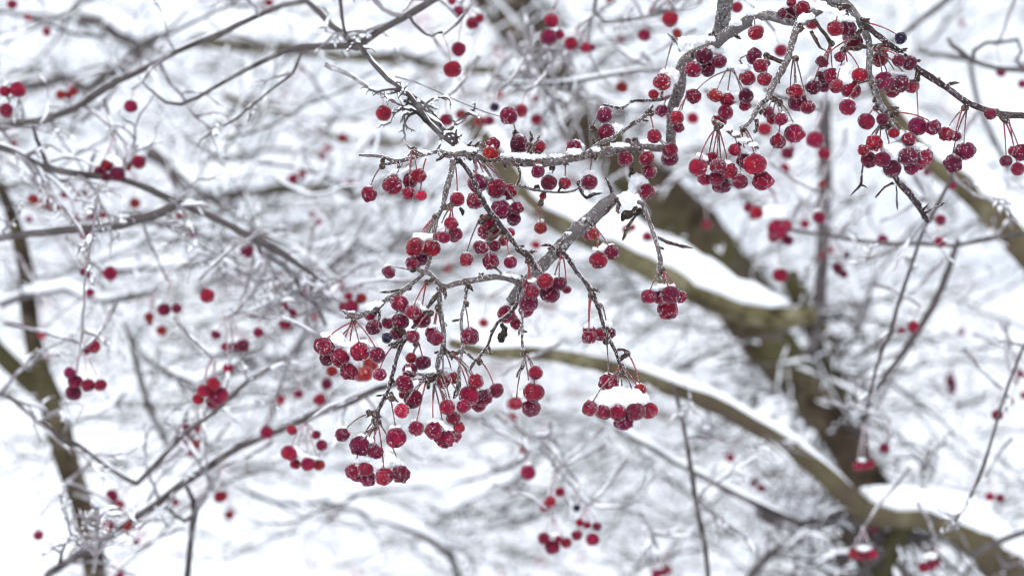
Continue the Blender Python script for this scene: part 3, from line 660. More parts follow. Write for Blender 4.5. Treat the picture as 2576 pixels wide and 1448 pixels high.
C('12|1700,910|1493,965,90 1580,1115,92 1480,1070,46|1600,950,46,50', 'two large berries left of the crowded stalks')
C('12|1710,925|1468,1232,73c', 'glowing crimson berry on a red stalk left of the crowded stalks', '-6')
C('12|1900,640|1880,930,76 1985,900,58o|1900,828,60,22 1960,845,40,16', 'berry and a small withered orange one right of the crowded stalks', '6')
C('12|1980,660|2212,935,71 2142,1080,99 2290,1100,92 2240,1180,70', 'four berries heaped at the right under the zigzag twig')
C('12|1850,855|2088,1185,68 1925,1195,77 1985,1305,70|1930,1115,40,10', 'three berries in a slanting line low in the middle', '-4')
C('12|2250,740|2415,1030,75', 'white-speckled berry on a pale stalk furthest right below the zigzag twig')
C('12|1800,920|1790,1430,82 1895,1503,102 1612,1410,77@1720,900 2045,1400,56 1962,1440,72 2000,1480,66|1790,1345,70,28 1860,1365,66,36 1930,1390,80,36 1605,1335,48,18', 'row of berries with snow hanging lowest in the middle')
C('12|1365,1110|1410,1505,100|1410,1402,66,18', 'big berry with a flat snow cap on a straight red stalk, lower left of centre')
C('12|1140,1250|870,1470,70', 'berry furthest left on the end of a long red stalk above the lowest bunch')
C('13|1190,-110|1045,140,96p 1203,200,71|1150,90,56,34 1060,42,46,12', 'two speckled berries directly above the lowest bunch')
C('13|1230,-100|1100,378,72 970,400,72 1290,450,82 1457,425,83 1130,473,74p 1012,445,60|1040,290,66,34 1130,250,110,66 1240,260,120,76 1350,270,90,66 1420,320,60,40 1230,330,170,60 1150,350,60,40', 'lowest bunch of six berries hanging under a wide dome of snow')
# ================================================================ LIMBS AND BRANCHES FURTHER BACK
G2 = 'blurred limbs of the tree behind'
def far(kind, m, z0, z1, pts, lab, cat='branch', snow=None, tw=0, tl=(.02, .07), tm='bgtwig', rr=.0011, down=0.0):
    root, P, R = branch(kind, m, z0, z1, pts, lab, cat, G2, False, snow)
    if tw: side_twigs(root, P, R, tw, tl[0], tl[1], tm, .75, rr, down)
    return root
far('tree_limb', 'bgbrown', 2.55, 2.15, '1180,-120,60 1240,-30,62 1310,60,62 1365,140,50 1395,180,40 1420,260,44 1470,320,54 1560,400,60 1660,500,68 1740,580,74 1800,650,74 1860,740,74 1910,830,70 1960,900,60 2040,1000,50 2100,1080,46 2160,1170,48 2190,1270,60',
    'great dark brown limb running diagonally behind everything from the top centre to lower right', 'tree limb', (46, -.05), 34, (.03, .12), 'bgbark', .0024)
far('tree_limb', 'moss', 2.08, 2.02, '1180,300,26 1260,400,30 1330,500,32 1420,560,32 1500,600,34 1580,640,36 1680,690,36 1780,745,34 1880,785,30 1990,800,26 2050,790,20',
    'green-brown limb with a thick bright snow ridge right of the centre', 'tree limb', (40, .75), 14)
far('tree_limb', 'moss', 1.84, 1.94, '1130,862,10 1230,882,17 1320,885,19 1380,889,17 1440,902,18 1500,914,18 1560,934,20 1620,949,18 1680,974,22 1730,988,20 1780,1010,24 1830,1032,20 1880,1063,22 1930,1088,21 1980,1122,24 2060,1180,24 2130,1245,28 2175,1285,32',
    'long arching limb with an even snow ridge sweeping down to the lower right', 'tree limb', (22, .5), 12)
far('tree_limb', 'moss', 1.94, 1.92, '2150,1275,32 2200,1292,34 2260,1297,30 2330,1300,30 2400,1325,36 2470,1370,46 2530,1425,56 2600,1490,64 2680,1560,70',
    'mossy heavy limb in the bottom right corner buried under snow', 'tree limb', (50, .9), 10)
far('tree_limb', 'moss', 1.98, 1.90, '2200,200,20 2260,290,26 2330,380,32 2400,440,36 2470,500,38 2530,565,40 2600,650,42 2700,760,46',
    'olive-green limb at the right edge with a bright band of snow above it', 'tree limb', (46, .8), 8)
far('leaning_tree', 'bgbrown', 2.25, 2.30, '1985,690,24 2010,740,26 2040,800,28 2070,860,30 2100,930,30 2125,1000,32 2145,1080,36 2150,1160,42 2160,1270,48 2150,1380,60 2140,1500,70',
    'dark trunk leaning down through the lower right', 'tree', (26, .05), 46, (.03, .12), 'bgbark', .0024)
far('tree_limb', 'bgbark', 2.1, 2.1, '2074,250,15 2074,330,17 2076,450,18 2070,600,18 2064,720,16 2058,800,15 2040,900,13', 'straight upright pale stem behind the right-hand branches', 'tree limb', None, 5)
far('curved_tree', 'bgbrown', 2.05, 2.0, '-90,180,7 -60,300,9 -25,410,12 10,490,14 30,545,16 50,610,20 66,690,21 70,760,22 82,850,22 105,940,26 128,1010,32 150,1090,34 172,1170,32 200,1250,30 222,1330,28 240,1450,30 250,1560,32', 'brown trunk curving down the left side of the picture', 'tree', (10, -.3), 4)
far('tree_limb', 'bgbrown', 2.08, 2.05, '-60,820,26 0,885,27 45,930,26 90,975,24 130,1020,20', 'brown limb joining the left trunk from the left edge', 'tree limb', (12, .3), 2)
far('branch', 'bgbark', 1.62, 1.58, '-60,324,10 0,319,11 60,312,10 130,295,8.5 190,272,8.5 240,240,8.5 290,207,8 340,185,7.5 400,155,7 440,132,7 500,106,8 560,83,8 600,62,8 650,40,6 710,14,7 770,2,7', 'long grey branch rising from the left edge to the top of the picture', 'branch', (4, -.15), 6)
far('branch', 'bgbark', 1.58, 1.50, '770,2,7 800,28,8 835,66,8 865,86,9 880,104,8 895,118,8', 'short grey branch slanting down from the top left to the fork', 'branch', None, 2)
far('branch', 'bgbark', 1.48, 1.60, '1140,-30,9 1090,0,9 1020,42,9 960,75,9.5 925,98,10 897,118,11 860,116,8 800,117,8 760,118,8 730,124,7 690,142,6 640,165,5.5 590,192,5 540,220,5 500,244,5 455,262,4.5 418,258,4 395,240,3 372,222,3 350,196,2', 'forked dark grey branch from the top edge to the thin curved tip at upper left', 'branch', None, 4)
far('branch', 'bgbark', 1.52, 1.54, '764,128,4 752,150,4 736,185,3.5 694,217,3 644,257,3 595,298,3 560,318,2.5 530,335,2.5 505,352,2 498,367,1.5', 'fine drooping twig of the forked branch against white snow', 'twig', None, 3, (.01, .025))
far('branch', 'bgbark', 1.50, 1.50, '854,-20,5 856,0,5 860,40,4.5 864,66,4 870,88,4', 'thin upright twig above the fork at upper left', 'twig')
far('branch', 'bgbark', 1.48, 1.50, '1028,38,5 1040,58,4 1056,74,4 1070,86,3 1085,92,3 1100,84,2.5 1112,82,4', 'little hooked twig under the branch at the top edge', 'twig')
far('branch', 'bgbark', 1.44, 1.37, '908,118,7 925,140,7 940,160,7 958,178,8 978,200,8 1000,215,6 1030,240,7 1060,280,8 1080,310,7 1110,340,6 1150,370,6 1185,400,6', 'frost-coated knotted branch leading down to the centre fork', 'branch', (3, -.05), 16, (.008, .028), 'bgbark', .0009)
far('branch', 'bgbark', 1.46, 1.40, '1036,240,5 1060,270,5.5 1090,300,6 1125,335,6 1150,365,6 1160,385,5', 'darker smooth twig running beside the knotted frosty branch', 'twig')
far('branch', 'bgtwig', 1.42, 1.40, '994,193,2.5 1040,205,2 1081,222,2 1130,245,2 1169,262,2 1220,282,1.8 1262,294,1.5', 'hair-thin frosted twig pointing at the topmost centre berry', 'twig')
far('branch', 'bgbark', 1.58, 1.62, '-50,360,7 0,370,9 30,380,9 60,396,8 100,416,8 150,430,8 230,442,8 300,449,8 340,462,8 375,476,9 420,497,9 445,508,8 500,532,8 560,558,8 620,590,9 680,622,10 715,640,9 760,672,6 800,700,4', 'brown-grey branch crossing from the left edge to the frosty tangle left of centre', 'branch', (6, -.05), 9, (.03, .07))
far('branch', 'bgbark', 1.60, 1.58, '-60,604,9 0,598,9 50,590,10 120,584,10 190,577,10 250,574,11 300,567,12 350,552,12 400,536,12 440,518,10', 'dark level branch from the left edge under the red berries', 'branch', (7, -.1), 6)
far('branch', 'bgbark', 1.58, 1.56, '116,430,6 113,400,6 104,378,5 92,350,5 84,320,4', 'stubby side branch at the far left', 'branch')
far('branch', 'bgtwig', 1.50, 1.52, '247,462,3 244,500,3 240,540,3.5 233,590,3.5 229,612,4 222,650,3 216,690,3.5 211,724,3 212,760,3 207,800,3.5 208,830,4 204,860,3 200,885,2.5', 'straight frosted twig hanging at the left with berries along it', 'twig', None, 8, (.008, .02))
far('branch', 'bgbark', 1.66, 1.62, '-40,975,5 0,990,5 30,1004,5 62,1030,5 100,1060,5 140,1090,5 200,1120,5.5 240,1150,6 280,1180,6 320,1205,6 345,1216,6', 'thin grey branch slanting through the lower left', 'branch', (5, .3), 4)
far('branch', 'bgbark', 1.64, 1.60, '345,1216,6 380,1180,7 420,1138,6 460,1095,5 530,1042,5 580,1000,6 625,955,5 680,925,4', 'grey branch rising to the right behind the lower left berries', 'branch', (4, -.05), 6)
far('branch', 'bgbark', 1.72, 1.66, '90,1490,10 125,1440,10 170,1412,10 215,1388,10 265,1350,9 310,1322,9 350,1295,10 400,1262,10 450,1222,10 500,1190,9 550,1155,10 600,1125,9 660,1100,8 720,1075,8 800,1040,9 880,1010,10 950,978,9 1020,960,7', 'long grey branch climbing from the bottom left corner toward the lower centre berries', 'branch', (7, .0), 10)
far('branch', 'bgbark', 1.70, 1.66, '466,1500,8 472,1440,8 478,1380,8 484,1320,8 490,1290,10 485,1255,6 470,1225,6', 'dark upright stem at the bottom left', 'branch')
far('branch', 'bgbark', 1.69, 1.69, '488,1296,7 465,1310,6 440,1295,5 420,1275,4', 'small arm off the dark upright stem', 'twig')
far('branch', 'bgtwig', 1.70, 1.68, '490,1290,7 505,1265,8 530,1220,9 548,1180,8', 'pale frosted arm of the dark upright stem leaning right', 'branch', (5, .5), 2)
far('branch', 'bgtwig', 1.56, 1.56, '235,1440,6 240,1400,6 243,1360,6 246,1330,5 248,1300,5 246,1275,3', 'frosty vertical twig tangle at the bottom left', 'twig', (5, .6), 12, (.01, .035))
far('branch', 'bgbark', 1.60, 1.60, '150,1420,6 155,1390,4 165,1365,4 180,1345,3 200,1352,3 218,1375,4 230,1395,5', 'curled knotty twig at the bottom left', 'twig', None, 5, (.01, .03))
far('branch', 'bgbark', 1.60, 1.64, '2333,520,4 2335,555,4 2318,590,5 2302,640,5 2285,690,5 2270,735,5 2255,780,5 2243,830,6 2220,880,5 2203,930,4 2190,990,4 2180,1030,3', 'slim grey stem descending below the dark broken stub', 'branch', None, 3, (.01, .03))
far('branch', 'bgbark', 1.80, 1.80, '2410,600,7 2395,650,8 2370,720,9 2345,775,9 2310,830,9 2270,890,9 2240,930,8 2205,980,7', 'pale grey stem running parallel on the right of the slim grey one', 'branch', (3, .0), 2)
far('branch', 'bgbark', 1.62, 1.58, '2400,400,6 2396,440,6 2380,475,5 2355,520,5 2338,560,4', 'grey twig above the dark broken stub going up right', 'twig', None, 2)
far('branch', 'bgbark', 1.62, 1.60, '2600,840,5 2575,870,4 2555,920,4 2530,985,4 2510,1050,4 2495,1105,4 2475,1170,5 2450,1230,4 2425,1280,3 2400,1310,3', 'long thin stem slanting down along the right edge', 'branch', None, 5, (.01, .03))
far('branch', 'bgbark', 1.78, 1.70, '1990,580,4 2080,590,5 2150,605,5 2250,612,5 2330,614,5 2400,618,5 2440,610,6 2500,598,6 2560,590,6 2640,580,6', 'nearly level branch crossing the right side', 'branch', (4, .2), 4)
far('branch', 'bgbark', 1.68, 1.68, '1690,960,4 1705,1010,5 1718,1060,5 1725,1100,5 1735,1160,6 1742,1200,7 1750,1260,6 1763,1320,6 1775,1380,6 1782,1460,7 1785,1520,7', 'upright grey stem at the bottom right of centre', 'branch', (3, -.1), 4)
far('branch', 'bgbark', 1.95, 1.90, '1480,1020,6 1540,1070,7 1600,1105,8 1650,1130,8 1700,1162,8 1740,1182,8 1800,1215,9 1860,1245,9 1940,1285,10 2020,1320,10', 'grey branch crossing the upright stem at lower right', 'branch', (8, .5), 5)
far('branch', 'bgtwig', 1.70, 1.72, '1260,1030,3 1310,1080,5 1345,1110,5 1380,1150,5 1410,1190,4 1440,1220,4 1470,1260,4 1500,1275,3 1560,1275,3 1610,1292,3 1640,1340,4 1655,1380,3', 'frosted thin twig slanting through the bottom centre berries', 'twig', (4, .5), 10, (.02, .05), 'bgtwig', .0008, .5)
far('branch', 'bgbark', 1.72, 1.76, '1285,212,4 1360,210,4 1440,206,5 1500,195,5 1560,184,5 1610,176,4 1680,184,4', 'thin dark branch running level above the snowy limb near the top centre', 'branch', (5, .3), 6)
far('branch', 'bgtwig', 1.70, 1.72, '1280,80,6 1296,120,7 1320,150,7 1352,166,7 1385,150,6 1405,128,6 1440,110,4', 'pale twig looping across the dark limb at the top', 'branch', (4, .2), 6)
far('branch', 'bgbark', 1.66, 1.68, '1500,-20,5 1495,30,5 1520,55,4 1580,50,4 1640,40,4 1700,20,4', 'thin twig near the top edge left of the vertical branch', 'twig', (4, .3), 6)
far('branch', 'bgbark', 1.75, 1.72, '2385,98,5 2395,115,6 2420,132,7 2440,150,7 2470,162,6 2510,172,6 2560,176,7 2640,180,7', 'dark forked branch at the upper right edge', 'branch')
far('branch', 'bgbark', 1.75, 1.75, '2448,150,6 2450,128,6 2480,108,5 2520,106,5 2560,100,5 2570,130,5 2556,150,5 2575,175,6', 'ring-shaped twig of the dark forked branch at the upper right edge', 'twig')
far('branch', 'bgbark', 2.0, 1.9, '2420,-40,9 2370,10,8 2330,40,7 2280,80,6 2240,110,5', 'faint grey branch at the top right', 'branch')
far('branch', 'bgbark', 2.0, 2.0, '2310,130,5 2390,142,7 2440,150,8 2445,190,7 2460,260,7 2490,330,7 2540,430,6', 'faint grey stem behind the dark purple branch', 'branch')
far('tree_limb', 'moss', 2.45, 2.35, '480,95,14 540,105,17 600,112,20 700,118,21 800,128,19 900,138,18 1000,148,16 1100,160,14 1180,172,14 1260,180,12', 'faint mossy limb across the upper left behind the forked branch', 'tree limb', (60, .9), 8)
far('tree_limb', 'moss', 2.35, 2.3, '800,330,8 860,345,10 930,356,12 1000,362,12 1060,368,10', 'short mossy limb at the left of the centre fork', 'tree limb', (40, .8), 3)
far('tree_limb', 'bgbrown', 2.6, 2.5, '420,505,16 500,496,18 580,486,18 660,478,17 740,470,18 830,470,17 900,480,16 1000,488,14 1090,492,12', 'faint brown limb in the left half above the frosty tangle', 'tree limb', (56, .7), 8)
far('tree_limb', 'bgbark', 2.3, 2.2, '40,220,12 110,212,14 160,196,13 220,225,14 262,196,15 310,165,15 352,120,12 400,90,10', 'faint brown limb at the upper left', 'tree limb', (34, .4), 6)
far('tree_limb', 'bgbark', 2.3, 2.3, '200,50,14 250,55,16 300,90,15 350,110,12 430,140,10', 'faint grey limb near the top left corner', 'tree limb', (40, .6), 6)
far('tree_limb', 'moss', 2.4, 2.4, '560,240,8 620,262,12 680,270,14 740,290,10', 'faint mossy stub at the upper left of the centre', 'tree limb', (30, .5), 2)
far('tree_limb', 'bgbark', 2.2, 2.2, '370,380,18 420,410,18 450,450,16 480,490,14 560,500,10', 'pale limb behind the red pair at the left', 'tree limb', (30, .5), 3)
far('tree_limb', 'bgbark', 2.5, 2.4, '860,660,10 940,620,9 1010,600,10 1080,585,9', 'faint limb between the frosty tangle and the left pair of big berries', 'tree limb', (30, .6), 4)
far('branch', 'bgbark', 2.2, 2.15, '620,1235,5 700,1262,8 790,1262,9 850,1250,8 900,1240,7 960,1230,6 1040,1222,6 1120,1214,6 1180,1205,6 1250,1185,6 1320,1150,5', 'faint branch curving along below the lowest bunch', 'branch', (26, .9), 5)
far('branch', 'bgbark', 2.1, 2.1, '830,1275,4 890,1282,6 940,1298,7 1000,1318,7 1050,1340,7 1100,1372,8 1135,1400,9 1150,1440,8 1180,1490,8', 'faint snowy branch dropping through the bottom centre-left', 'branch', (34, 1.1), 4)
far('branch', 'bgbark', 2.2, 2.2, '1090,1280,5 1110,1290,7 1150,1270,6 1200,1245,6 1290,1210,5 1350,1160,5', 'faint snowy branch rising right at the bottom centre', 'branch', (30, 1.0), 3)
far('branch', 'bgbark', 2.1, 2.1, '640,900,7 690,905,9 720,900,10 750,870,9 770,840,8 800,790,7 830,740,6', 'blurred branch fork left of the wide bunch', 'branch', (10, .1), 10, (.04, .1))
far('branch', 'bgbark', 2.1, 2.1, '560,945,6 620,930,7 690,905,9 720,950,8 700,1010,7 668,1070,6', 'blurred twigs radiating below that fork', 'branch', (10, .1), 8, (.04, .1))
far('branch', 'bgbark', 1.95, 1.95, '310,810,4 330,860,6 345,920,7 360,980,7 375,1020,7 400,1080,6 420,1120,5', 'pale thin stem at the left between the two far bunches', 'branch')
far('branch', 'bgbark', 2.0, 2.0, '0,770,8 60,745,8 110,735,7 160,725,6 260,760,6 330,750,6 380,735,6', 'faint level branch behind the left trunk', 'branch', (20, .5), 6)
far('branch', 'bgbark', 2.0, 2.0, '250,690,6 300,682,7 350,676,7 420,670,7 480,668,6 560,650,5', 'faint level branch right of the hanging left berries', 'branch', (20, .4), 6)
far('branch', 'bgbark', 1.9, 1.9, '400,925,5 440,945,6 500,960,6 560,930,5 640,905,5', 'faint drooping branch under the left berry bunches', 'branch', (16, .5), 4)
far('branch', 'bgbark', 1.62, 1.66, '640,590,5 660,640,5 700,660,5 740,690,6 760,740,5 800,770,5 820,820,4', 'frosty tangled twigs left of the curved branch', 'twig', (5, .6), 18, (.02, .05))
far('branch', 'bgbark', 1.68, 1.66, '500,615,3 540,640,4 580,665,5 620,690,5 650,710,4 700,700,4', 'small frosted twig left of the frosty tangle', 'twig', (4, .4), 10, (.015, .04))
far('tree_limb', 'bgbrown', 1.94, 1.96, '2290,1290,22 2270,1330,26 2230,1400,30 2215,1500,34', 'dark lower stem under the mossy limb at the bottom right', 'tree limb', (14, .0), 30, (.04, .1), 'bgbark', .0026)
far('branch', 'bgbark', 1.90, 1.88, '2440,1400,9 2480,1375,9 2540,1350,9 2600,1330,8', 'short dark arm under the corner snow', 'branch')
far('tree_limb', 'bgbark', 1.98, 1.95, '1900,1290,12 1960,1310,16 2030,1320,18 2100,1290,20 2150,1270,22', 'grey limb entering the dark tangle from the left at lower right', 'tree limb', (30, .5), 8)
far('branch', 'bgbark', 1.95, 1.95, '1880,1460,10 1930,1400,11 1990,1360,12 2050,1330,10 2110,1300,8', 'grey arched branch in the bottom right tangle', 'branch', (16, .2), 10)
# ================================================================ BLURRED BERRIES
def Bf(s, lab, z): cluster(s, lab, '=%.2f' % z, False)
B_ = [
 ('00||122,45,46', 'blurred berry in the top left corner', 1.8), ('00||280,180,34', 'small blurred berry second from the top left corner', 1.9), ('00||470,320,42', 'small blurred berry right of the two in the top left corner', 1.85),
 ('00|95,1000|180,900,68 50,920,50 60,1110,62', 'three dark red berries at the left edge above the long rising branch', 1.55),
 ('00|730,830|610,955,46o 680,965,44o 740,920,42o', 'orange-red smeared berries above the long rising branch', 1.75), ('00|1330,900|1315,1070,62', 'lone red berry under the long rising branch with a brown scrap below', 1.58),
 ('01|1150,-60|1075,215,58 1010,280,58 1180,300,72d 1060,330,46d|1130,150,80,44 1200,220,56,60', 'dark bunch with snow on the brown-grey branch at the left', 1.60),
 ('01|1250,-20|1395,180,62 1290,180,46 1285,230,36|1350,95,50,22', 'bright red pair right of the dark snowy bunch at the left', 1.62),
 ('01|400,420|335,555,48o 460,595,50o 510,630,40o 570,635,46o|420,540,90,20', 'string of orange-red berries at the left above the dark level branch', 1.72),
 ('01||650,510,38', 'little berry above the dark level branch', 1.8), ('01||825,510,46', 'berry close left of the hanging frosted twig', 1.7), ('01|760,560|750,745,52', 'berry just above the dark level branch', 1.68),
 ('01||925,715,40 1040,715,38o', 'two faint berries either side of the hanging frosted twig', 1.85), ('01||1355,595,50o', 'dull orange berry between the two left branches', 1.85), ('01||850,905,48', 'berry on the lower side of the dark level branch', 1.65),
 ('01||1810,725,42', 'faint berry under the brown-grey branch', 1.9), ('01||1940,915,36p', 'small pinkish berry lower under the brown-grey branch', 1.95), ('01||285,755,36', 'faint berry below the orange-red string', 2.0),
 ('01|1110,1400|1110,1300,62', 'bright berry right of the hanging frosted twig', 1.65), ('01|2400,950|2485,1080,62', 'pink-red berry under the end of the brown-grey branch', 1.7), ('01||840,1290,34p 905,1310,34p', 'two slim berries low on the hanging frosted twig', 1.55),
 ('01||75,175,26 130,10,40o', 'two tiny berries at the far left edge', 1.95),
 ('02||905,45,38', 'berry touching the hanging frosted twig at mid height', 1.65), ('02|2000,-80|2085,75,66', 'rosy blurred berry alone in the white left of centre', 1.58),
 ('02|1700,-60|1650,215,57 1780,205,46', 'blurred pair joined side by side at the left', 1.65), ('02|1500,80|1500,290,43o 1510,350,28 1625,425,46o', 'orange-brown berries below the blurred joined pair', 1.75),
 ('02||425,470,38c', 'small pink berry beside the left trunk', 1.85), ('02||475,685,34o', 'small orange berry low beside the left trunk', 1.9), ('02|815,560|945,585,56 870,635,30', 'berry at the lower end of the hanging frosted twig', 1.58),
 ('02|2330,270|2170,470,46p', 'rosy berry left of the dark blurred berry', 1.65), ('02|2340,280|2440,580,60d 2265,590,40 2345,590,46', 'row of berries with one dark plum at the right', 1.65), ('02|2290,300|2295,805,50', 'bright berry hanging under the row with the dark plum one', 1.62),
 ('02|810,640|700,850,50p 755,935,64 885,975,60 1010,975,55 740,1050,74d|850,865,90,26 960,900,70,24', 'far bunch at the left in an arc under snow', 1.55),
 ('02|2140,720|2148,960,57 2050,1035,62 2195,1080,86 1995,1115,52 2140,1150,58|2120,890,50,24', 'far rounded bunch left of the lowest near berries', 1.55),
 ('02|2050,1250|1860,1420,62 1975,1410,46 1890,1530,48p', 'three berries above the two hanging low at the left', 1.75),
 ('03||1975,115,52o 1935,205,46p', 'two berries hanging below the trio at lower left', 1.80),
 ('03|1300,560|1125,640,58 1200,735,48', 'slanting pair at the lower left', 1.75), ('03|1200,760|1090,950,60 1295,955,53o|1160,870,40,14', 'two berries on the branch at the bottom left', 1.7),
 ('03||1370,1110,34p', 'small pink berry under the two on the bottom left branch', 1.85), ('03||385,1040,50', 'lone berry near the bottom left corner', 1.75), ('03||1760,705,40', 'small berry under the climbing grey branch', 1.8),
 ('03||2220,650,58', 'clear round berry right of the climbing grey branch', 1.72), ('03||2310,835,50o', 'flat orange berry lower right of the clear round one', 2.0), ('03||1210,1445,42', 'berry cut by the bottom edge at the left', 1.8),
 ('10||130,30,40o', 'small orange berry near the top edge left of centre', 1.85), ('10|1240,950|1285,1140,72', 'dark red lone berry hanging against white in the upper left centre', 1.45),
 ('10|1900,1010|1915,1205,59', 'berry right of the knotted frosty branch', 1.55), ('10||2068,1155,52o', 'orange berry just right of the berry by the knotted branch', 1.7), ('10||2255,1220,52o 2345,1215,52', 'merged faint pair left of the topmost centre berry', 1.75),
 ('10|2055,200|2040,495,64', 'red berry on a long stalk in the top centre', 1.52), ('10|1890,350|1975,698,76', 'larger red berry below the long-stalked one in the top centre', 1.47),
 ('10|2060,50|2245,190,42 2175,235,60 2040,120,50p 1970,12,36|2230,110,50,30', 'bunch at the top edge in the centre', 1.6), ('10||2460,955,42o', 'dull orange berry above the topmost centre berry', 1.9),
 ('10||870,1390,46o', 'orange berry by the short mossy limb', 1.9), ('10||2400,1080,42b', 'small dark blurred berry left of the topmost centre berry', 1.6),
 ('11||725,45,36 665,120,36', 'faint small pair below the short mossy limb', 2.1), ('11||370,350,46 455,305,44|400,260,60,20', 'faint joined pair on the faint brown limb', 1.95), ('11||945,400,46', 'faint berry left of the lone leftmost near berry', 2.0),
 ('11||635,790,38 560,710,30', 'faint slanting pair in the snowy area left of centre', 2.0), ('11||1925,1255,36o', 'faint orange berry above the curved branch', 1.95), ('11||840,1420,42', 'berry above the far left red trio', 1.85), ('11||850,1090,30', 'very faint berry right of the frosty tangle', 2.3),
 ('12|330,50|275,190,50 360,265,54p 295,358,60|280,275,30,20', 'three stacked blurred berries left of the wide bunch', 1.68), ('12||595,285,36', 'small berry right of the three stacked ones', 1.85), ('12||520,30,40 ', 'small blurred berry above the three stacked ones', 1.85),
 ('12||760,35,36', 'faint small berry left of the orange-red trio', 1.9), ('12|1000,-20|1060,105,50o 960,190,64 930,80,36 880,185,40|1000,140,40,24', 'orange-red trio around snow above the wide bunch', 1.62),
 ('12||25,445,47', 'clear blurred berry left below the three stacked ones', 1.65), ('12||2290,350,42o', 'dark orange berry floating right of the single snow-peaked one', 1.75),
 ('12||710,965,52p', 'pinkish blurred berry under the wide bunch', 1.7), ('12|560,900|640,1120,57|640,1060,40,16', 'blurred round berry with snow low under the wide bunch', 1.65), ('12||430,1065,46|430,1010,36,14', 'faint berry left of the round snowy one', 1.8), ('12||250,1125,44', 'faint lone berry further left of the round snowy one', 1.85),
 ('12||765,835,52o', 'frosted brownish berry beneath the left end of the wide bunch', 1.55), ('12||110,1450,62', 'blurred berry left of the far low bunch', 1.68),
 ('13|490,-80|335,215,74 395,325,50 525,325,62 635,335,50o 660,135,52 360,-20,46 605,30,42|400,170,60,30 480,240,70,24 600,270,60,20', 'far low bunch left of the lowest near bunch', 1.52),
 ('12||2574,1165,46', 'small blurred berry left of the trio at the thin twig end', 1.7), ('22||0,1300,46', 'faint berry under the trio at the thin twig end', 1.85),
 ('23|170,60|125,185,42o', 'orange blurred berry in the bottom centre', 1.75), ('23|170,200|160,410,68|155,325,60,28', 'dark red berry with a snow hat in the bottom centre', 1.68),
 ('23|420,400|480,605,48', 'small berry above the fused bottom pair', 1.7), ('23|430,420|390,700,50 330,750,52|390,630,50,18', 'fused bottom pair right of the snow-hatted berry', 1.68), ('23||650,765,36b', 'dark tiny berry in the bottom centre', 1.7),
 ('23|740,760|680,910,38 755,940,36 855,950,43 650,1040,48 810,1080,61|810,1000,44,16', 'loose bunch at the right of the bottom centre', 1.65), ('23|420,840|320,1070,58 470,1080,36 545,1115,50 405,1160,68|430,1030,60,24', 'bunch in a row at the very bottom of the centre', 1.65),
 ('23||2200,260,46', 'faint reddish berry at the lower right of centre', 2.1), ('23||2430,520,36 2510,570,42', 'slanting small pair at the lower right', 1.95), ('23||1450,1430,44 1520,1410,44 1570,1385,34|1480,1360,60,20', 'berries cut by the bottom edge right of centre', 1.9),
 ('20||1590,190,72|1600,110,50,16', 'blurred berry left of the vertical top branch', 1.55), ('20||1420,110,42', 'small berry near the top edge left of the vertical branch', 1.7), ('20||1330,355,57', 'blurred berry left of the snow heap on the bending branch', 1.65),
 ('20|420,100|395,210,66 370,375,74p 480,350,42|370,290,56,20', 'stacked pair against the dark limb at the top', 1.58), ('20|640,300|595,440,62 740,480,50 800,480,36p|600,370,60,20 750,420,50,18', 'two berries with snow right of the dark limb at the top', 1.65),
 ('20||1105,880,53o', 'dull red berry over the snowy hollow in the upper centre', 1.72), ('20||95,1115,59', 'blurred berry right of the topmost centre berry', 1.58), ('20||245,1200,54|245,1120,50,28', 'faint berry with a snow hat further right of the topmost centre berry', 1.75), ('20||230,990,42', 'tiny faint berry in the upper centre', 1.9),
 ('20||1820,1190,52', 'faint berry behind the packed bunch of eight', 1.7), ('20||2540,1300,62', 'blurred berry left of the big lone berry', 1.62), ('20||2265,75,50', 'berry right of the vertical branch at the top edge', 1.5), ('20||1660,340,44o', 'dull berry by the snow heap on the bending branch', 1.6), ('20||980,0,38', 'faint berry cut by the top edge', 1.85), ('20||1090,400,32', 'faint tiny berry below the top edge', 2.1),
 ('30||475,1405,76', 'big blurred berry right of the big lone berry', 1.55), ('30||130,510,58', 'blurred berry behind the grey branch running down left', 1.55), ('30||440,240,56|500,180,40,12', 'soft berry under the top snow clump', 1.5), ('30||2345,720,48|2340,660,50,16', 'blurred berry under the dark forked branch', 1.75), ('30||2560,845,42', 'blurred berry at the right edge', 1.75), ('30||1950,235,30p', 'faint pink berry in the upper right white', 2.2),
 ('31||565,95,60', 'blurred berry on the pale stem right of the bunches', 1.65), ('31||195,95,56 240,60,30', 'faint berry under the berry row of the grey branch', 1.7), ('31||165,245,46', 'blurred berry below the biggest-berry bunch at right', 1.75), ('31||550,400,38o', 'small orange berry on the pale upright stem', 1.85),
 ('31||1595,285,37', 'small berry below the fullest bunch', 1.85), ('31||1850,415,46', 'blurred berry in front of the olive-green limb', 1.75), ('31|1650,600|1735,765,52', 'bright berry right of the dark broken stub', 1.68), ('31|1690,800|1730,990,54', 'bright berry on the level branch at right', 1.66), ('31||1155,960,47', 'berry sitting on the level branch', 1.75),
 ('31||515,740,60|500,670,50,26', 'blurred berry with snow on the pale upright stem', 1.68), ('31||370,805,42', 'small faint berry left of the one on the pale stem', 1.85), ('31|60,500|100,860,90 170,830,70 60,930,60 200,970,48d -110,690,60 -200,640,44|60,690,130,76 -20,700,100,70 100,720,90,56', 'large blurred bunch under a white snow cap right of the thick dark limb', 1.75),
 ('31||550,1120,30 640,1060,30', 'tiny faint pair at the right', 2.0), ('31||700,1250,50d 760,1310,40d', 'dark plum slanting pair at the right', 1.8), ('31||790,1115,36b', 'tiny brown berry above the dark plum pair', 1.9), ('31||125,1320,70|130,1250,56,20', 'red berry on the end of the snowy limb right of centre', 1.75),
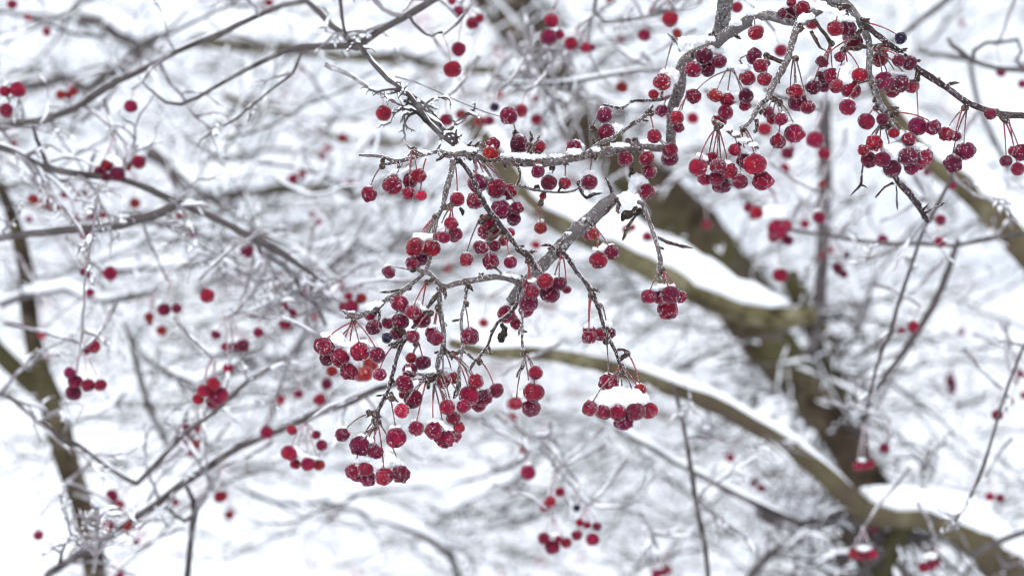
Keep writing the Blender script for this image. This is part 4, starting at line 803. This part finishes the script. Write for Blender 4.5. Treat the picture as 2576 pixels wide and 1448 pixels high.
 ('21||1360,930,47', 'faint berry by the drooping twig', 1.75), ('21||1150,860,44o 1210,840,36', 'faint orange pair left of the drooping twig', 1.8), ('21||1960,805,42', 'faint berry over the dark limb right of centre', 2.0), ('21||240,1015,44|240,960,40,14', 'faint berry left of the lower end of the thick grey branch', 1.85), ('21||2440,710,50', 'berry at the left of the large blurred bunch', 1.8),
 ('32||1465,390,54', 'red berry alone against the white at the right', 1.7), ('32||1340,430,34', 'small berry left of the lone red one at the right', 1.8), ('32||1945,440,38p', 'faint pink berry in the right-hand white', 2.2), ('32||2310,1275,50', 'berry on the long thin stem at the right edge', 1.7), ('32||2440,1140,30o', 'tiny orange berry by the long thin stem', 1.85), ('32||2500,940,26 2540,860,40', 'small faint pair at the right edge', 1.9), ('32||2574,1080,32', 'small berry cut by the right edge', 1.8),
 ('32||1840,950,50d 1850,1020,40d 1835,890,36d', 'dark hanging scrap of shrivelled berries at the right', 2.1),
 ('33||1170,165,46', 'small dark red berry above the snow at lower right', 1.75), ('33|960,-60|910,345,48 970,340,40 1030,322,42|940,285,60,24', 'berries with a snow strip against the dark trunk at lower right', 1.75), ('33||2235,650,42 2335,665,40', 'two small berries side by side above the corner snow', 1.8),
 ('33|970,950|860,1225,48 930,1250,44 1000,1250,46 1050,1230,46|960,1170,90,30', 'berries under a snow strip in the bottom right tangle', 1.75), ('33|1700,1150|1570,1360,50 1640,1335,50 1690,1310,40|1640,1240,80,36', 'berries under a snow dome near the bottom right corner', 1.75), ('33||310,770,36p', 'faint berry under the arching limb', 2.1), ('33||1060,970,46p', 'faint pink berry in the bottom right tangle', 1.95),
]
for s, lab, z in B_: Bf(s, lab, z)
# ================================================================ FAR TANGLE OF SNOWY TWIGS
def thicket(name, seed, z0, z1, n, label, dens, rr, thr=.07, sf=.38, bk='bgpale'):
    random.seed(seed); mb = MB()
    def wander(p, v, L, r, dep):
        m = 9; q = [p]; rd = [r]
        for j in range(m):
            v = (v + rnd_dir() * .30 + Vector((0, 0, .02))).normalized(); q.append(q[-1] + v * L / m); rd.append(r * (1 - .75 * (j + 1) / m))
            if dep and random.random() < .5: wander(q[-1], (v + rnd_dir() * .9).normalized(), L * random.uniform(.3, .6), rd[-1] * .6, dep - 1)
        mb.tube(q, rd, 5, 0)
        s = [a + Vector((0, 0, rd[i] * .8 + .4 * rr)) for i, a in enumerate(q)]
        if random.random() < sf: mb.tube(s, [b * .9 + rr * random.uniform(.0, .9) for b in rd], 5, 1)
        elif random.random() < .3: k0 = random.randint(0, 5); mb.tube(s[k0:k0 + 4], [.3 * rr, rd[k0] + rr * 1.2, rd[k0] + rr, .3 * rr], 5, 1)
        if z0 > 3 and random.random() < .16:
            c = q[-1] + Vector((0, 0, -.03))
            for _ in range(random.randint(1, 5)): (x < 1900 or random.random() < .3) and mb.blob(c + Vector((random.gauss(0, .010), random.gauss(0, .010), random.gauss(0, .008))), .0052, .0052, .0052, 2, 1)
            if random.random() < .7: mb.blob(c + Vector((0, 0, .009)), .012, .01, .006, 1, 1)
    k = 0; tries = 0
    while k < n and tries < n * 20:
        tries += 1
        x, y = random.uniform(-250, 2826), random.uniform(-200, 1650)
        d = 0
        for cx, cy, sx, sy, w in dens: d += w * math.exp(-((x - cx) / sx) ** 2 - ((y - cy) / sy) ** 2)
        if random.random() > d or noise.noise(Vector((x / 230, y / 120, seed))) < thr: continue
        z = random.uniform(z0, z1); a = random.gauss(0, .55) + random.choice((0, math.pi)) + .25
        v = Vector((math.cos(a), random.gauss(0, .35), math.sin(a) * .7)).normalized()
        wander(at(x, y, z), v, random.uniform(.12, .34) * z / 2.5, rr * random.uniform(.7, 2.2), 2); k += 1
    o = mb.make(name, [M[bk], M['snowb'], M['bgberry']]); o['label'] = label; o['category'] = 'twigs'; o['kind'] = 'stuff'
M['bgberry'] = mat('far_berry', (.30, .03, .05), .6, .2)
DN = [(300, 900, 700, 420, .6), (750, 620, 420, 300, .9), (250, 250, 400, 260, .6), (1700, 250, 600, 300, .9), (1500, 1250, 900, 260, .8), (2200, 1200, 500, 400, .6), (1500, 800, 500, 350, .5), (2350, 350, 350, 300, .30), (2000, 1000, 260, 300, .5)]
DM = [(300, 600, 380, 300, .8), (700, 700, 260, 260, .9), (200, 180, 320, 160, .6), (1480, 150, 260, 140, .7), (700, 1200, 360, 200, .5)]
DR = [(1900, 1050, 340, 330, .9), (2150, 1350, 300, 160, .9), (1550, 1200, 300, 220, .7), (2350, 800, 220, 420, .5), (1000, 560, 300, 200, .6)]
thicket('twig_tangle', 5, 2.3, 3.4, 330, 'tangle of snow-laden twigs blurred some way behind the berries', DN, .0015)
thicket('twig_mesh', 9, 1.85, 2.25, 80, 'blurred maze of thin bare twigs behind the left-hand branches', DM, .00085, .05, .10, 'bgbark')
thicket('twig_web', 12, 2.15, 2.6, 90, 'blurred web of thin bare twigs around the dark limbs on the right', DR, .0010, .05, .14, 'bgbark')
thicket('twig_thicket', 6, 3.6, 6.0, 130, 'pale thicket of snowed-over branches far behind everything', DN, .0030)
# ================================================================ SNOWY GROUND
def ground():
    mb = MB(); n = 60; V = []; F = []
    def ax(i): t = i / n * 2 - 1; return math.copysign(abs(t) ** 3 * 900 + abs(t) * 14, t)
    for i in range(n + 1):
        for j in range(n + 1):
            x, y = ax(i), ax(j); V.append(Vector((x, y, .10 * noise.noise(Vector((x * .3, y * .3, 0))) + .03 * noise.noise(Vector((x, y, 4))))))
    for i in range(n):
        for j in range(n): a = i * (n + 1) + j; F.append((a, a + n + 1, a + n + 2, a + 1))
    mb.add(V, F); o = mb.make('ground', [M['snowb']]); o['kind'] = 'structure'; o['label'] = 'snow-covered ground'; o['category'] = 'ground'
ground()
